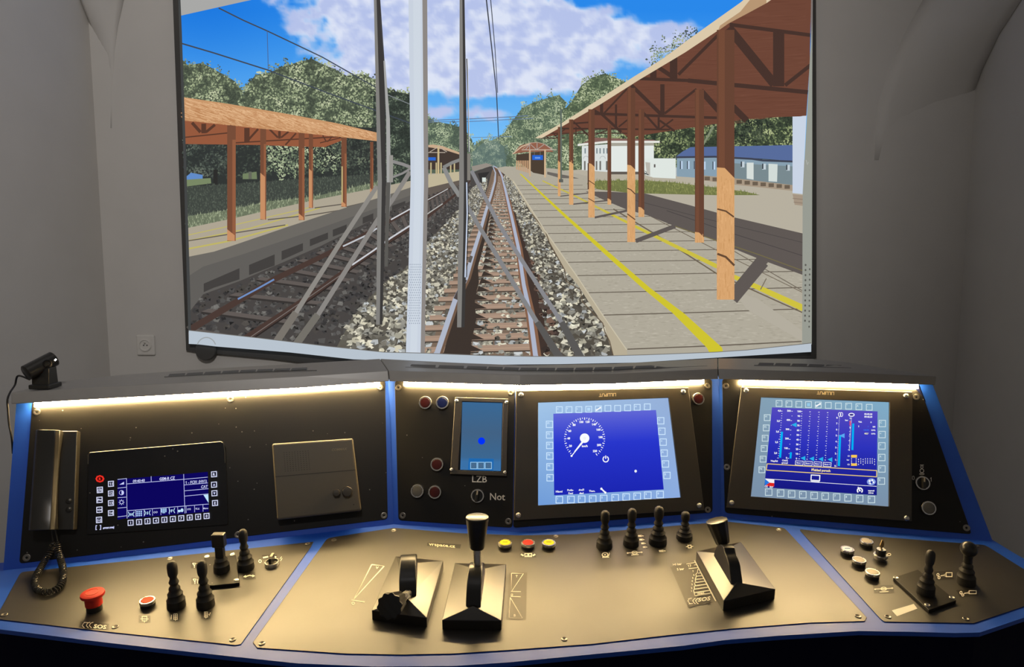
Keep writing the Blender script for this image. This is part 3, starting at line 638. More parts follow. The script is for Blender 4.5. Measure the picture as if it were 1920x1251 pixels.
# left canopy
P.poly([(343, 226), (430, 234), (564, 247), (631, 256), (645, 262), (609, 276), (564, 275), (485, 272), (343, 270)], (150, 84, 54)); P.up()
for a, b, w_ in [((343, 258), (440, 248), 2.4), ((440, 268), (640, 256), 2.4), ((360, 230), (376, 248), 6), ((382, 232), (382, 250), 9), ((386, 248), (403, 234), 5), ((463, 240), (463, 266), 10), ((466, 262), (484, 242), 4), ((505, 242), (521, 258), 3.6), ((524, 246), (524, 260), 5), ((527, 258), (541, 247), 3.4), ((605, 254), (612, 266), 2.4), ((614, 266), (624, 255), 2), ((555, 250), (535, 272), 3), ((640, 258), (600, 268), 2)]: P.line([a, b], w_, (84, 50, 36), up=False)
for x0, x1, yt, ys, yb in [(694, 700, 266, 352, 361), (640, 650, 258, 376, 388), (579, 587, 250, 316, 390), (560, 571, 248, 400, 413), (488, 499, 240, 324, 412), (426, 442, 232, 430, 452)]:
    P.poly([(x0, yt), (x1, yt), (x1, yb), (x0, yb)], (116, 70, 48)); P.poly([(x0+(x1-x0)*.6, yt+30), (x1, yt+30), (x1, yb), (x0+(x1-x0)*.6, yb)], (146, 88, 58))
    P.poly([(x0, ys), (x1-2, ys+(x1-x0)*.7), (x1-2, yb), (x0, yb-1)], (204, 142, 96))
P.line([(641.5, 312), (641.5, 380)], 2.6, (196, 176, 120))
P.poly([(342, 182), (430, 195), (541, 214), (631, 231), (708, 249), (708, 265), (631, 256), (564, 247), (497, 240), (430, 234), (342, 226)], (206, 152, 104))
P.up(); rnd = random.Random(14); h0 = P.h
for _ in range(2600):
    x = rnd.uniform(346, 700); f_ = rnd.random(); yt = 182+(x-342)*.183; yb = 226+(x-342)*.107; y = yt+(yb-yt)*f_; l = rnd.uniform(3, 13)*(1-.5*(x-342)/360)
    v = rnd.uniform(-26, 30)-18*f_+6; P.h = h0+rnd.uniform(0, .0001); y1 = min(y+l*.42, yb-1)
    if y1 > y: P.raw([(x-l*.8, y), (x-l*.7, y-1.0), (x+l*.8, y1), (x+l*.7, min(y1+1, yb))], [(0, 1, 2, 3)], (212+v*.8, 158+v, 110+v))
P.h = h0+.0002
# wires
for L, w_, w2 in [([(410, 15), (456, 38), (501, 58), (560, 86), (604, 107), (678, 149), (707, 165)], 2.6, 2), ([(339, 81), (400, 99), (501, 131), (611, 173), (704, 207), (769, 231)], 2.8, 2)]: P.line(L, w_, (58, 66, 78), w2=w2)
P.line([(720, 175), (770, 196)], 1.4, (130, 136, 140)); P.line([(501, 58), (503, 131)], 1.2, (70, 90, 130))
P.line([(911, -100), (912, 0), (922, 90), (931, 174), (935, 262)], 2.6, (52, 56, 66), w2=1.6); P.line([(918, -100), (920, 0), (928, 90), (933, 174)], 2, (60, 66, 78), w2=1.2)
P.line([(803, 226), (880, 223), (960, 219), (990, 217)], 1.4, (96, 116, 150)); P.line([(803, 229), (880, 228), (960, 224), (1000, 222)], 1.2, (96, 116, 150)); P.line([(885, 258), (960, 256)], 1, (100, 130, 160))
# wipers
GA, GB, GC = (128, 126, 122), (52, 50, 49), (168, 168, 166)
P.line([(935-52, 321), (898, 349), (935, 420), (1009, 510), (1055, 608)], 7, (132, 132, 134), w2=8) if False else None
P.line([(884, 320), (935, 420), (1055, 608)], 7, (134, 134, 138), w2=8); P.line([(1053, 604), (1089, 672)], 12, (84, 82, 80), w2=15)
P.line([(877, 388), (898, 424), (1009, 608)], 7, (130, 130, 132), w2=8.5); P.line([(1007, 604), (1050, 672)], 11, (84, 82, 80), w2=15)
P.line([(832, 314), (846, 344), (862, 368)], 8, (140, 140, 138)); P.line([(831, 314), (848, 305), (862, 300)], 6, (134, 134, 132))
P.line([(769, 322), (735, 376), (707, 414), (594, 594)], 8, (136, 132, 128), w2=9); P.line([(596, 590), (556, 645)], 13, (112, 108, 100), w2=14)
P.line([(733, 302), (755, 308), (771, 314)], 6, (140, 138, 136)); P.line([(737, 332), (755, 325), (770, 316)], 4, (140, 138, 136))
P.line([(707, 349), (640, 452), (552, 591)], 8, (140, 136, 130), w2=9); P.line([(555, 586), (519, 640)], 13, (118, 112, 104), w2=14)
P.poly([(702, -100), (713, -100), (713, 0), (721, 114), (724, 340), (717, 609), (706, 609), (709, 340), (702, 0)], GB); P.poly([(701, -100), (706, -100), (706, 0), (716, 340), (712, 609), (705, 609), (708, 340), (701, 0)], GA)
P.line([(713, 30), (720, 115), (729, 230), (731, 291)], 1.6, (60, 60, 62)); P.poly([(719, 114), (722, 114), (731, 225), (733, 340), (726, 500), (723, 500), (725, 340), (724, 220)], GC); P.poly([(730, 291), (737, 291), (737, 342), (730, 342)], (150, 148, 142)); P.poly([(724, 342), (732, 342), (727, 500), (721, 500)], (86, 84, 80))
P.poly([(863, -100), (871, -100), (871, 0), (877, 340), (876, 430), (871, 614), (858, 614), (861, 400), (862, 340)], GB); P.poly([(862, -100), (867, -100), (867, 0), (870, 340), (869, 430), (865, 614), (857, 614), (860, 400), (861, 340)], GA)
P.line([(875, 110), (878, 190), (879, 285)], 2.2, (84, 84, 86)); P.line([(877, 110), (880, 285)], 1, (220, 222, 226)); P.rect(876, 288, 882, 338, (128, 124, 116)); P.line([(875, 342), (876, 400), (874, 460), (872, 520)], 2.2, (208, 222, 246)); P.line([(877, 342), (878, 400), (875, 520)], 1.4, (40, 38, 38))
# cab window pillar
P.poly([(791, -100), (801, -100), (801, 0), (803, 340), (799, 500), (796, 690), (786, 690), (791, 340), (790, 0)], (140, 134, 130)); P.poly([(766, -100), (792, -100), (792, 0), (795, 340), (792, 500), (788, 690), (760, 690), (766, 500), (770, 340), (766, 0)], (206, 216, 230)); P.poly([(774, -100), (788, -100), (790, 340), (786, 500), (781, 690), (768, 690), (774, 500), (777, 340)], (212, 222, 234))
P.up()
for j in range(24):
    for i in range(6): P.disc(769+i*3.7+(j % 2)*1.8-j*.12, 496+j*4.8, .95, 1.2, (150, 162, 178), 6, up=False)
# right window post of the cab with its dots, top left corner of the unlit cloth
GR = (152, 155, 145)
P.poly([(1524, -100), (1524, 30), (1520, 100), (1514, 218), (1506, 362), (1505, 640), (1510, 690), (1560, 690), (1560, -100)], GR); P.clip = None
P.poly([(1523, 40), (1519, 100), (1513, 218), (1505, 362), (1504, 649), (1522, 646), (1523, 300)], GR); P.poly([(1487, 0), (1487, 0), (1487, 0)], GR)
P.line([(1511.5, 300), (1514, 309), (1516, 304)], 1, (186, 188, 180)); P.up()
for j in range(12): P.disc(1510.5-j*.1, 497+j*9.5, 1.7, 2.2, (84, 84, 78), 8, up=False); P.disc(1518.2-j*.1, 505+j*9.8, 1.5, 2.0, (84, 84, 78), 8, up=False)
P.poly([(332, -102), (520, -102), (470, 0), (336, 30)], (170, 170, 168)); P.poly([(336, 27), (471, 0), (500, -60), (336, -60)], (170, 170, 168))
P.poly([(334, -10), (338, -10), (341, 60), (350, 330), (357, 560), (358, 622), (353, 622), (345, 330)], (60, 62, 62))
# lit white strip along the lower edge
P.poly([(354, 620), (482, 634), (615, 650), (720, 661), (800, 663), (900, 667), (1000, 669), (1100, 669), (1210, 666), (1340, 661), (1400, 657), (1521, 644), (1521, 660), (1323, 672), (1194, 680), (1050, 683), (920, 684), (760, 677), (663, 674), (543, 661), (407, 650), (373, 646), (354, 645)], (188, 200, 212))
P.line([(354, 619.5), (482, 633.5), (615, 649.5), (720, 660.5), (800, 662.5), (900, 666.5), (1000, 668.5), (1100, 668.5), (1210, 665.5), (1340, 660.5), (1400, 656.5), (1521, 643.5)], 1.3, (110, 108, 104))
P.ring(387, 653, 18, 20, 2, (160, 166, 168), 200, 340)  # pale crescent of light painted above the round shadow
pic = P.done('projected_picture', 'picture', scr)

# ------------------------------------------------------------------ the control desk: body, plates, hood
desk = thing('control_desk', 'wide blue train driver control desk with black plates and grey hood', 'control desk', Matrix.Translation((0, 1.2, 0)))
back_px = [(-60, 1077), (6, 1071), (738, 984), (975, 999), (1353, 972), (1862, 1017), (1922, 1054), (2010, 1104)]
front_px = [(2010, 1132), (1920, 1160), (1837, 1188), (1790, 1189), (1720, 1187), (1610, 1185), (1460, 1194), (1360, 1202), (1280, 1213), (1110, 1229), (954, 1244), (850, 1251), (700, 1252), (558, 1246), (380, 1227), (200, 1207), (0, 1182), (-60, 1170)]
top_px = back_px+front_px
# desk board: the rear edge continues a little under the upright panels
bk = [D.P(x, y) for x, y in back_px]; bk2 = [p+D.V*.03 for p in bk]; fr = [D.P(x, y) for x, y in front_px]
ring_ = bk2+fr
mb = MB(); mb.prism([p-D.N*.006 for p in ring_], [p+D.N*.0016 for p in ring_]); obj('desk_board', mb, 'blue', desk, world=True)
# body below the board, set back a little under its front edge
body = [Vector((p.x*.995, p.y+.006, p.z-.0065)) for p in fr]; bb = [Vector((p.x*.995, p.y+.02, p.z-.0065)) for p in bk]
ringb = bb+body
mb = MB(); mb.prism([Vector((p.x, p.y, 0.0)) for p in ringb], ringb); obj('desk_body', mb, 'blueshade', desk, world=True)

def slab(plane, px, h0, h1):
    mb = MB(); mb.prism([plane.P(x, y, h0) for x, y in px], [plane.P(x, y, h1) for x, y in px]); return mb
def rounded(px, r=7, n=4):
    out = []
    for i, p in enumerate(px):
        a, b = Vector(px[i-1]+(0,)), Vector(px[(i+1) % len(px)]+(0,)); p = Vector(p+(0,)); u, v = (a-p), (b-p)
        if u.length < 30 or v.length < 30 or abs(u.normalized().dot(v.normalized())) > .93: out.append((p.x, p.y)); continue
        A_, B_ = p+u.normalized()*r, p+v.normalized()*r
        for k in range(n+1):
            t = k/n; q = A_*(1-t)**2+p*2*t*(1-t)+B_*t*t; out.append((q.x, q.y))
    return out
# blue upright frames
for nm, pl, px in [('left', LP, [(31, 752), (728, 708), (738, 984), (738, 1000), (6, 1086), (6, 1071)]), ('mid', C1, [(728, 708), (975, 714), (975, 999), (975, 1014), (738, 1000), (738, 984)]),
                   ('mid', C2, [(975, 714), (1348, 704), (1353, 972), (1353, 986), (975, 1014), (975, 999)]), ('right', RP, [(1348, 704), (1746, 714), (1862, 1017), (1862, 1032), (1353, 986), (1353, 972)])]:
    obj('panel_frame', slab(pl, px, -.045, .0014), 'blue', desk, world=True)
# cabinet behind the uprights
def cab(px_base, planes):
    pass
low = [LP.P(10, 1072, -.045), C1.P(738, 984, -.05), C2.P(975, 999, -.05), C2.P(1353, 972, -.05), RP.P(1858, 1016, -.045)]
upp = [LP.P(34, 757, -.045), C1.P(728, 716, -.05), C2.P(975, 722, -.05), C2.P(1348, 712, -.05), RP.P(1744, 722, -.045)]

# black plates
PLATES = {}
def plate(key, pl, px, th=.003, m='plate', label=None, r=7):
    o = obj('panel_plate' if m == 'plate' else 'desk_plate', slab(pl, rounded(px, r), .0002, th), m, desk, world=True, bevel=.0006, label=label, segs=1); PLATES[key] = o; return o
plate('L', LP, [(61, 752), (722, 712), (727, 974), (36, 1057)], label='black plate with phone, small display and intercom')
plate('C1', C1, [(740, 714), (966, 717), (961, 990), (747, 976)], label='black plate with LZB switch and buttons')
plate('C2', C2, [(967, 716), (1335, 710), (1336, 961), (962, 990)], label='black plate behind the speed display')
plate('R', RP, [(1354, 710), (1722, 718), (1822, 1002), (1359, 962)], label='black plate behind the brake display')
plate('DL', D, [(39, 1073), (588, 1016), (583, 1026), (452, 1208), (441, 1210), (200, 1185), (0, 1162), (-3, 1150)], m='deskplate', label='left black desk plate')
plate('DC', D, [(614, 1009), (738, 990), (865, 1000), (975, 1004), (1080, 1002), (1360, 978), (1471, 990), (1625, 1158), (1622, 1165), (1520, 1168), (1375, 1179), (1250, 1192), (1110, 1208), (960, 1219), (850, 1226), (750, 1228), (647, 1226), (482, 1215), (474, 1205)], m='deskplate', label='wide middle black desk plate')
plate('DR', D, [(1497, 992), (1560, 1000), (1847, 1022), (1972, 1100), (1972, 1120), (1826, 1169), (1658, 1166), (1650, 1160)], m='deskplate', label='right black desk plate')
def screw(par, pl, x, y, h=.003, r=.0068, m='chrome', flat=True):
    mb = MB(pl.M(x, y, h)); mb.lathe([(r*.98, -.0004), (r, .0008), (r*.82, .0012), (r*.34, .0004), (r*.3, -.001)] if flat else [(r, 0), (r*.95, .0015), (r*.6, .0032), (r*.3, .0036), (r*.25, .002)], 18)
    return obj('screw', mb, m, par, smooth=True)
for k, pl, L in [('L', LP, [(69, 773), (432, 749), (713, 727), (720, 967), (446, 1003), (50, 1046)]), ('C1', C1, [(747, 727), (958, 736), (755, 967), (953, 978)]), ('C2', C2, [(1326, 724), (1327, 956)]),
                 ('R', RP, [(1361, 724), (1718, 745), (1363, 876), (1812, 990)]), ('DL', D, [(8, 1153), (216, 1176), (436, 1200), (319, 1048), (577, 1020)]),
                 ('DC', D, [(491, 1207), (1058, 1199), (1609, 1156), (1042, 1006), (626, 1013), (738, 995), (1460, 994)]), ('DR', D, [(1665, 1157), (1811, 1161), (1831, 1024)])]:
    for x, y in L: screw(PLATES[k], pl, x, y, m='darksteel', r=.0052 if pl is D else .0066)

# hood over the panels
HO = .036
ft_c = [(728, 695), (850, 699), (975, 703), (1150, 701), (1346, 692)]; fb_c = [(730, 715), (850, 719), (975, 723), (1150, 720), (1347, 711)]
bk_c = [(713, 673), (850, 680), (975, 685), (1150, 682), (1346, 672)]
PT = lambda px, pl: [pl.P(x, y, HO) for x, y in px]
cft = PT(ft_c[:3], C1)[:2]+PT(ft_c[2:], C2); cfb = PT(fb_c[:3], C1)[:2]+PT(fb_c[2:], C2)
zt = sum(p.z for p in cft)/len(cft); ZP = Plane(Vector((0, 0, zt)), Vector((1, 0, 0)), Vector((0, 0, 1)))
lft = PT([(20, 737), (180, 726), (410, 714), (573, 705)], LP)+[cft[0]]; lfb = PT([(20, 758), (180, 749), (410, 736), (573, 727)], LP)+[cfb[0]]
rft = [cft[-1]]+PT([(1523, 697), (1620, 700), (1757, 706)], RP); rfb = [cfb[-1]]+PT([(1523, 716), (1620, 718), (1755, 722)], RP)
_a = ZP.P(713, 673); ZL = Plane(lft[0], Vector((1, 0, 0)), through(lft[0], lft[-1], _a)); _b2 = ZP.P(1346, 672); ZR = Plane(rft[-1], Vector((1, 0, 0)), through(rft[0], rft[-1], _b2))
lbk = [ZL.P(x, y) for x, y in [(98, 717), (229, 703), (400, 691), (573, 681)]]+[_a]; cbk = [ZP.P(x, y) for x, y in bk_c]; rbk = [_b2]+[ZR.P(x, y) for x, y in [(1523, 673), (1586, 679), (1720, 700)]]
HOODS = []
for nm, a, b, c in [('left wing of the grey hood', lft, lfb, lbk), ('middle of the grey hood', cft, cfb, cbk), ('right wing of the grey hood', rft, rfb, rbk)]:
    n = len(a); mb = MB(); th = Vector((0, 0, -.02)); g_ = Vector((.0006, 0, 0))
    a = [a[0]+g_]+a[1:-1]+[a[-1]-g_]; b = [b[0]+g_]+b[1:-1]+[b[-1]-g_]; c = [c[0]+g_]+c[1:-1]+[c[-1]-g_]
    c2 = [p+th for p in c]; vs = a+b+c2+c
    fs = []
    for i in range(n-1):
        for r in range(4): s_ = ((r+1) % 4); fs.append((r*n+i, r*n+i+1, s_*n+i+1, s_*n+i))
    fs += [(0, n, 2*n, 3*n), (n-1, 2*n-1, 3*n-1, 4*n-1)]
    mb.add(vs, fs); HOODS.append(obj('hood', mb, 'hood', desk, world=True, bevel=.0012, label=nm, segs=1))
def vents(par, ZP, L, n, px_h=6.0, gap=.13, lipline=True):
    mb = MB(); hh = .0006
    for i in range(n):
        t0, t1 = (i+gap/2)/n, (i+1-gap/2)/n
        a, b = along(L, t0), along(L, t1); q = [(a[0], a[1]), (b[0], b[1]), (b[0]-1, b[1]+px_h), (a[0]-3, a[1]+px_h)]
        mb.prism([ZP.P(x, y, -.001)+Vector((0, 0, 0)) for x, y in q], [ZP.P(x, y, hh) for x, y in q])
    obj('vent_grille', mb, 'slot', par)
    if lipline:
        a, b = L[0], L[-1]; pts = [(x-8 if i == 0 else x+(16 if i == len(L)-1 else 0), y+px_h+1.2) for i, (x, y) in enumerate(L)]; mb = MB(); mb.tube([ZP.P(x, y, .0006) for x, y in pts], .0010, 6); obj('grille_lip', mb, 'slot', par)
vents(HOODS[0], ZL, [(316, 701.5), (450, 694), (578, 689)], 8, 4.2)
vents(HOODS[1], ZP, [(768, 683), (900, 687), (975, 689.5), (1060, 690), (1150, 688), (1250, 684), (1310, 681)], 15, 4.6)
vents(HOODS[2], ZR, [(1422, 680), (1500, 682), (1580, 685)], 5, 4.2)

bkr = [Vector((p.x, p.y-.012, 0)) for p in (rbk[3], rbk[1], cbk[2], lbk[2], lbk[0])]; bkr[0].x -= .01; bkr[-1].x += .01
lo_r = [Vector((p.x, p.y, 0)) for p in low]+bkr; zl = [low[4].z, low[4].z, low[2].z, low[0].z, low[0].z]; zu = [p.z-.012 for p in (rbk[3], rbk[1], cbk[2], lbk[2], lbk[0])]
mi_r = low+[Vector((p.x, p.y, z)) for p, z in zip(bkr, zl)]; up_r = upp+[Vector((p.x, p.y, z)) for p, z in zip(bkr, zu)]
mb = MB(); mb.prism(lo_r, mi_r); mb.prism(mi_r, up_r); obj('cabinet_back', mb, 'blueshade', desk, world=True)

# warm light strips hanging under the hood lip
def led(px, pl, last=None, label=''):
    mb = MB(); a = [pl.P(x, y+1, .011) for x, y in px]; dn = -pl.V*.0062; b_ = pl.N*-.0075
    n = len(a); vs = [p+Vector((0, 0, .002)) for p in a]+[p+dn for p in a]+[p+dn+b_ for p in a]+[p+Vector((0, 0, .002))+b_ for p in a]; fs = []
    for i in range(n-1):
        for r in range(4): s_ = (r+1) % 4; fs.append((r*n+i, r*n+i+1, s_*n+i+1, s_*n+i))
    fs += [(0, n, 2*n, 3*n), (n-1, 2*n-1, 3*n-1, 4*n-1)]; mb.add(vs, fs); return obj('light_strip', mb, 'led', HOODS[{'l': 0, 'c': 1, 'r': 2}[label]], label='glowing warm white light strip')
led([(64, 756), (180, 749), (410, 736), (573, 727), (712, 717.5)], LP, label='l')
led([(757, 717), (850, 719.5), (972, 723)], C1, label='c'); led([(976, 723), (1150, 720), (1320, 713)], C2, label='c')
led([(1386, 713.5), (1523, 716.5), (1620, 718.5), (1722, 722)], RP, label='r')

# ------------------------------------------------------------------ printed marks and stickers on plates
CRM = (255, 250, 232); VIN = (34, 31, 27)
def sticker(par, pl, h=.0032): return Pic(pl, h, .00012)
s = sticker(PLATES['DC'], D).xf(680-40, 960, 4.3)
s.poly([(695, 248), (965, 262), (958, 296), (690, 274)], (16, 15, 14)); s.text('vrspace.cz', 708, 270, (50.5, 4.6), (-3, -34), (236, 226, 200), .02); s.done('web_address_sticker', 'print', PLATES['DC'])
s = sticker(PLATES['DC'], D).xf(640, 960, 4.3)
s.line([(245, 425), (345, 437), (100, 705), (245, 425)], 10, CRM); s.line([(85, 711), (188, 727)], 7, CRM); s.ring(95, 737, 11, 9, 7, CRM); s.text('V', 276, 458, (34, 5), (6, -26), CRM, .03); s.done('power_scale_mark', 'print', PLATES['DC'])
s = sticker(PLATES['DC'], D).xf(640, 960, 4.3)
s.poly([(1352, 488), (1498, 488), (1488, 872), (1330, 868)], (58, 52, 43)); s.line([(1372, 495), (1468, 497), (1370, 645), (1372, 495)], 6, CRM); s.line([(1366, 642), (1448, 643)], 6, CRM); s.line([(1364, 682), (1446, 685)], 6, CRM); s.text('0', 1366, 680, (36, 0), (0, -30), CRM, .02); s.line([(1362, 690), (1352, 855), (1460, 858), (1362, 690)], 6, CRM)
s.text('T', 1405, 528, (28, 0), (0, -26), CRM, .02); s.text('B', 1388, 846, (32, 0), (0, -30), CRM, .02); s.done('traction_brake_scale', 'print', PLATES['DC'])
s = sticker(PLATES['DC'], D).xf(1180, 1030, 10.43)
s.poly([(800, 350), (1270, 230), (1700, 1030), (1150, 1140)], (50, 45, 37))
s.line([(1275, 222), (1690, 1015)], 22, CRM); s.line([(1115, 290), (1295, 258)], 13, CRM); s.line([(1265, 310), (1318, 305)], 11, CRM); s.line([(1160, 380), (1345, 360)], 13, CRM)
s.text('>6 bar', 850, 328, (66, -8), (-14, -66), CRM, .02); s.text('5 bar', 935, 418, (66, -8), (-14, -62), CRM, .02); s.text('17', 1150, 355, (66, -8), (-14, -66), CRM, .02)
L = [(1340, 395), (1330, 460), (1300, 490), (1310, 530), (1290, 590), (1300, 650), (1275, 660), (1290, 715), (1270, 725), (1275, 785), (1255, 800), (1280, 910)]; s.line(L, 12, CRM)
for a, b in [((1330, 395), (1370, 392)), ((1345, 470), (1410, 462)), ((1318, 530), (1430, 518)), ((1305, 590), (1455, 575)), ((1300, 652), (1480, 625)), ((1290, 718), (1510, 685)), ((1280, 780), (1535, 745)), ((1270, 852), (1575, 805)), ((1285, 910), (1605, 855))]: s.line([a, b], 12, CRM)
for i, (x, y) in enumerate([(1245, 450), (1262, 520), (1240, 580), (1228, 640), (1225, 705), (1218, 775), (1215, 835)]): s.text('1234567'[6-i], x-8, y, (46, -6), (-8, -46), CRM, .02)
s.text('max.', 1335, 890, (76, -12), (-10, -66), CRM, .02)
for x in (1150, 1245, 1300): s.line([(x+50, 960), (x+20, 975), (x-5, 1010), (x+20, 1050), (x+50, 1066)], 14, CRM)
s.line([(1150, 972), (1222, 958)], 13, CRM); s.line([(1160, 1070), (1240, 1062)], 13, CRM); s.text('SOS', 1340, 1028, (138, -18), (14, -106), CRM, .02); s.done('brake_scale_sticker', 'print', PLATES['DC'])
s = sticker(PLATES['DL'], D).xf(0, 880, 3.3725)
s.poly([(508, 962), (690, 978), (686, 1016), (498, 1000)], (26, 24, 21))
for x in (520, 545, 565): s.line([(x+25, 968), (x+8, 974), (x, 990), (x+14, 1003)], 4, CRM)
s.line([(530, 968), (560, 971)], 4, CRM); s.text('SOS', 590, 1004, (46, 4), (8, -34), CRM, .03); s.done('sos_sticker', 'print', PLATES['DL'])
def icon_sign(par, x, y, w_, h_, draw, ang=0.0):
    s = sticker(par, D); c_, s_ = math.cos(ang), math.sin(ang); Q = lambda a, b: (x+(a*c_-b*s_)*w_/2, y+(a*s_+b*c_)*h_/2)
    s.poly([Q(-1, -1), Q(1, -1), Q(1, 1), Q(-1, 1)], VIN); draw(s, Q); s.done('symbol_sticker', 'print', par)
def dr_panto(s, Q): s.line([Q(-.7, -.6), Q(-.1, -.6), Q(-.35, .1), Q(-.35, .8)], 1.5, CRM); s.line([Q(-.7, -.6), Q(-.35, .2)], 1.5, CRM); s.line([Q(.15, -.6), Q(.15, .7)], 1.4, CRM); s.line([Q(.8, -.5), Q(.5, .2), Q(.9, .4)], 1.6, CRM)
def dr_grid(s, Q):
    s.frame(*Q(-.3, -.7), *Q(.35, .6), 1.2, CRM); s.line([Q(0, -.7), Q(0, .9)], 1.2, CRM); s.line([Q(-.3, -.2), Q(.35, -.2)], 1.2, CRM); s.line([Q(-.3, .2), Q(.35, .2)], 1.2, CRM); s.line([Q(.55, -.2), Q(.7, .2), Q(.95, -.6)], 1.3, CRM)
def dr_grid2(s, Q):
    s.frame(*Q(-.15, -.7), *Q(.6, .6), 1.2, CRM); s.line([Q(.2, -.7), Q(.2, .9)], 1.2, CRM); s.line([Q(-.15, -.2), Q(.6, -.2)], 1.2, CRM); s.line([Q(-.15, .2), Q(.6, .2)], 1.2, CRM); s.line([Q(-.6, -.5), Q(-.7, .6)], 1.3, CRM)
def dr_arrow(s, Q): s.line([Q(-.6, .2), Q(.1, -.15), Q(.6, .1)], 2, CRM); s.poly([Q(-.95, .25), Q(-.5, -.3), Q(-.45, .5)], CRM); s.poly([Q(.95, .05), Q(.55, -.35), Q(.5, .45)], CRM)
def dr_wheel(s, Q): x, y = Q(-.15, -.1); s.ring(x, y, 5.4, 4.0, 2.2, CRM); s.disc(x, y, 1.7, 1.3, CRM); s.line([Q(-.75, .75), Q(.6, .7)], 1.8, CRM); s.line([Q(.75, -.8), Q(.7, -.2), Q(.45, .4)], 1.4, CRM)
def dr_motor(s, Q): x, y = Q(0, -.1); s.disc(x, y, 6.2, 3.6, CRM); s.ring(x, y, 2.6, 1.8, 1.0, VIN); s.line([Q(-.9, -.05), Q(.9, -.2)], 1.6, CRM); s.line([Q(-.45, .7), Q(.45, .6)], 1.8, CRM); s.disc(*Q(-.85, 0), 2, 1.6, CRM, 8); s.disc(*Q(.85, -.2), 2, 1.6, CRM, 8)
def dr_lamp(s, Q): s.poly([Q(-.9, -.5), Q(.3, -.6), Q(.8, -.2), Q(.75, .4), Q(.3, .6), Q(-.85, .6)], CRM); s.ring(*Q(.4, 0), 1.5, 1.5, .8, VIN)
def dr_sun(s, Q):
    s.ring(*Q(0, 0), 3.2, 2.6, 1.5, CRM)
    for a in range(0, 360, 60): c_, n_ = math.cos(math.radians(a)), math.sin(math.radians(a)); s.line([Q(c_*.5, n_*.5), Q(c_*.98, n_*.98)], 1.3, CRM, up=False)
def dr_coach(s, Q): s.frame(*Q(-.4, -.7), *Q(-.02, .7), 1.6, CRM); s.frame(*Q(.08, -.7), *Q(.46, .7), 1.6, CRM); s.line([Q(-.9, -.4), Q(-.55, .3)], 3, CRM); s.line([Q(.9, -.4), Q(.6, .3)], 3, CRM); s.rect(*Q(-.3, .1), *Q(-.1, .35), CRM); s.rect(*Q(.17, .1), *Q(.37, .35), CRM)
def dr_horn(s, Q): s.frame(*Q(.3, -.6), *Q(.85, .4), 1.5, CRM); s.line([Q(.3, -.4), Q(-.1, .0), Q(.3, .3)], 1.5, CRM); s.line([Q(-.1, 0), Q(-.4, .1)], 1.5, CRM); s.ring(*Q(-.65, -.2), 2, 2.4, 1.5, CRM); s.ring(*Q(-.6, .5), 2, 2, 1.5, CRM)
def dr_bus(s, Q): s.frame(*Q(-.4, -.7), *Q(.4, .5), 1.5, CRM); s.line([Q(-.7, 0), Q(.7, 0)], 1.5, CRM); s.line([Q(0, .5), Q(0, .95)], 1.5, CRM)
for k, x, y, w_, h_, d_, an in [('DL', 368, 1060, 20, 12, dr_panto, 0), ('DL', 369, 1090, 20, 13, dr_panto, 0), ('DL', 467, 1080, 24, 13, dr_arrow, -.06), ('DL', 271, 1161, 22, 14, dr_bus, 0), ('DL', 327, 1157, 18, 16, dr_grid2, 0), ('DL', 386, 1153, 18, 15, dr_grid, 0),
                            ('DC', 990, 1041, 30, 8, dr_coach, 0), ('DC', 1136, 1041, 19, 11, dr_wheel, -.05), ('DC', 1190, 1037, 31, 11, dr_motor, -.05), ('DC', 1242, 1033, 15, 7, dr_lamp, -.1), ('DC', 1293, 1025, 14, 8, dr_sun, -.1),
                            ('DR', 1657, 1105, 38, 15, dr_motor, -.05), ('DR', 1770, 1079, 34, 16, dr_horn, -.1), ('DR', 1814, 1112, 36, 13, dr_horn, -.2), ('DC', 1202, 1005, 13, 6, dr_lamp, 0), ('DC', 1204, 1012, 12, 6, dr_lamp, 0), ('DC', 1207, 1019, 11, 6, dr_lamp, 0), ('DC', 1210, 1026, 11, 6, dr_lamp, 0)]:
    icon_sign(PLATES[k], x, y, w_, h_, d_, an)
s = sticker(PLATES['DR'], D).xf(1540, 960, 4.3); s.poly([(568, 795), (745, 742), (775, 780), (610, 842)], (255, 252, 238)); s.done('silver_sticker', 'print', PLATES['DR'])
s = sticker(PLATES['DR'], D); s.ring(1667, 1040, 3.2, 2.1, 1.3, CRM); s.done('zero_mark', 'print', PLATES['DR'])
s = sticker(PLATES['DL'], D); s.ring(487.5, 1052.5, 2.4, 2.6, 1.2, CRM); s.poly([(491, 1041), (519, 1040), (520, 1048), (492, 1049)], VIN); s.line([(493, 1046), (503, 1044)], 3, CRM); s.line([(512, 1043), (518, 1045)], 2.4, CRM); s.line([(528, 1044), (525, 1048), (529, 1047), (526, 1052)], 1.3, CRM); s.done('switch_scale_mark', 'print', PLATES['DL'])
s = sticker(PLATES['C1'], C1); s.text('LZB', 899, 904.5, (17, .4), (.2, -17.5), (255, 250, 240), .01, center=True); s.done('switch_lettering', 'print', PLATES['C1']); s = sticker(PLATES['C1'], C1); s.text('Not', 917.5, 937.5, (17.6, .4), (.2, -18.5), (240, 235, 225), .01); s.done('switch_lettering', 'print', PLATES['C1'])
s = sticker(PLATES['R'], RP); s.text('0', 1709.5, 900, (12, .6), (0, -11.5), (235, 230, 220)); s.done('switch_lettering', 'print', PLATES['R']); s = sticker(PLATES['R'], RP); s.text('1', 1743, 903, (12, .6), (0, -11.5), (235, 230, 220)); s.done('switch_lettering', 'print', PLATES['R']); s = sticker(PLATES['R'], RP)
